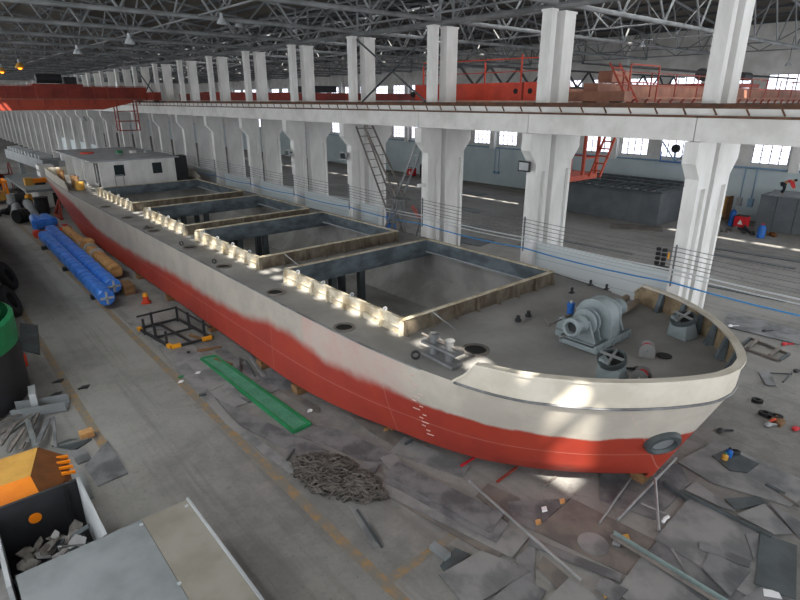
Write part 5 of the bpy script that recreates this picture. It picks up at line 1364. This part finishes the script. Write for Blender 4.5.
b = MB().poly([G(770, 421), G(776, 418), G(785, 424), G(780, 428)], (0, 0, .12)); b.build('body', M['wood'], t)
MB().bar(G(770, 421, .14), G(776, 419, .14), .06, .04).build('tape', M['orange'], t)
for i, (q, m, lab) in enumerate((((795, 430), 'red', 'small red and white scrap on the floor at the right edge'), ((784, 345), 'red', 'red tool with a white top lying beyond the wooden frame'), ((764, 332), 'charcoal', 'black tool lying on the floor beyond the bow'), ((796, 372), 'charcoal', 'black round tool at the right edge beyond the bow'), ((720, 432), 'charcoal', 'dark rag on the floor right of the stem'), ((768, 426), 'lightgrey', 'tiny pale cup on the floor by the brown box'), ((730, 327), 'paper', 'pale patch of paper on the floor behind the bow'))):
    g = G(*q); b = MB().ball((g.x, g.y, .06), .13, 8, (1.4, .8, .45)); b.bar((g.x, g.y, .06), (g.x+.35, g.y-.25, .04), .06, .05)
    tag(b.build('hand_tool' if i < 4 else 'litter', M[m]), lab, 'tool' if i < 4 else 'litter')
# timber frame right of the bow
t = root('steel_skid', G(760, 345), 'dark rusty frame lying on the floor right of the bow', 'frame')
F = [G(740, 347, .08), G(750, 338, .08), G(789, 354, .08), G(779, 360, .08)]
for i in range(4): MB().bar(F[i], F[(i+1) % 4], .1, .1).build('rail', M['steelbrown' if i % 2 else 'steeldark'], t)
for f in (.2, .75): MB().bar(F[0].lerp(F[3], f)+Vector((0, 0, .08)), F[1].lerp(F[2], f)+Vector((0, 0, .08)), .12, .08).build('cross_bar', M['steelbrown'], t)
barp((770, 373), (792, 374), .05, .04, 'steeldark', 'thin rod lying beside the small tapered plate')
barp((783, 382), (792, 372), .05, .04, 'steeldark', 'thin rod slanting at the right edge beyond the bow')
# paper and rags
plate([(763,589),(778,591),(782,599),(764,596)], .10, .01, 'paper', 'sheet of white paper on the plates at the bottom right', 'paper', 'paper', None)
for i, (q, m, lab) in enumerate((((665, 523), 'paper', 'white glove lying on the corner of the largest pale plate'), ((544, 511), 'paper', 'scrap of white paper on the worn plate'), ((562, 503), 'tanwrap', 'reddish brown chip by the light patch'), ((538, 524), 'tanwrap', 'tan chip beside the pole'), ((606, 596), 'ochre', 'yellow chip on the small plate at the bottom edge'), ((181, 378), 'green', 'crumpled green and white rag beside the lane'), ((181, 383), 'paper', 'white half of the crumpled rag beside the lane'), ((198, 374), 'paper', 'white chip on the walkway strip'), ((310, 412), 'paper', 'white chip near the reddish plank'), ((386, 431), 'tanwrap', 'tan chip close to the red hull'), ((626, 539), 'ochre', 'orange chip by the head of the teal channel'))):
    g = G(*q); b = MB().poly([g+Vector((-.12, -.03, .04)), g+Vector((.02, -.09, .04)), g+Vector((.13, .02, .04)), g+Vector((0, .08, .04))], (0, .01, .03)) if i else MB().tube([g+Vector((-.14, 0, .12)), g+Vector((0, .02, .13)), g+Vector((.14, .0, .12))], .045, 6)
    tag(b.build('glove' if i == 0 else 'litter', M[m]), lab, 'glove' if i == 0 else 'litter')
# ================================================================ LIGHT
w = bpy.data.worlds.new('world'); sc.world = w; w.use_nodes = True
wn = w.node_tree.nodes; wl = w.node_tree.links; wn.clear()
wo = wn.new('ShaderNodeOutputWorld'); bg = wn.new('ShaderNodeBackground'); wl.new(bg.outputs[0], wo.inputs[0])
bg.inputs[0].default_value = (.93, .96, 1.0, 1); bg.inputs[1].default_value = 1.4
sun = bpy.data.lights.new('sun', 'SUN'); sun.energy = 11.5; sun.angle = math.radians(.9); sun.color = (1, .93, .82)
so = bpy.data.objects.new('sun', sun); COL.objects.link(so)
sd = Vector((1, 1.3, -1.9)).normalized()
so.rotation_euler = sd.to_track_quat('-Z', 'Y').to_euler(); so.location = (-20, 20, 60)
vs = sc.view_settings; vs.view_transform = 'Standard'; vs.look = 'None'; vs.gamma = 1; vs.use_curve_mapping = False
vs.exposure = 0.55
sc.cycles.use_denoising = True
sc.cycles.max_bounces = 6; sc.cycles.diffuse_bounces = 4; sc.cycles.glossy_bounces = 3; sc.cycles.transmission_bounces = 4
sc.cycles.sample_clamp_indirect = 6
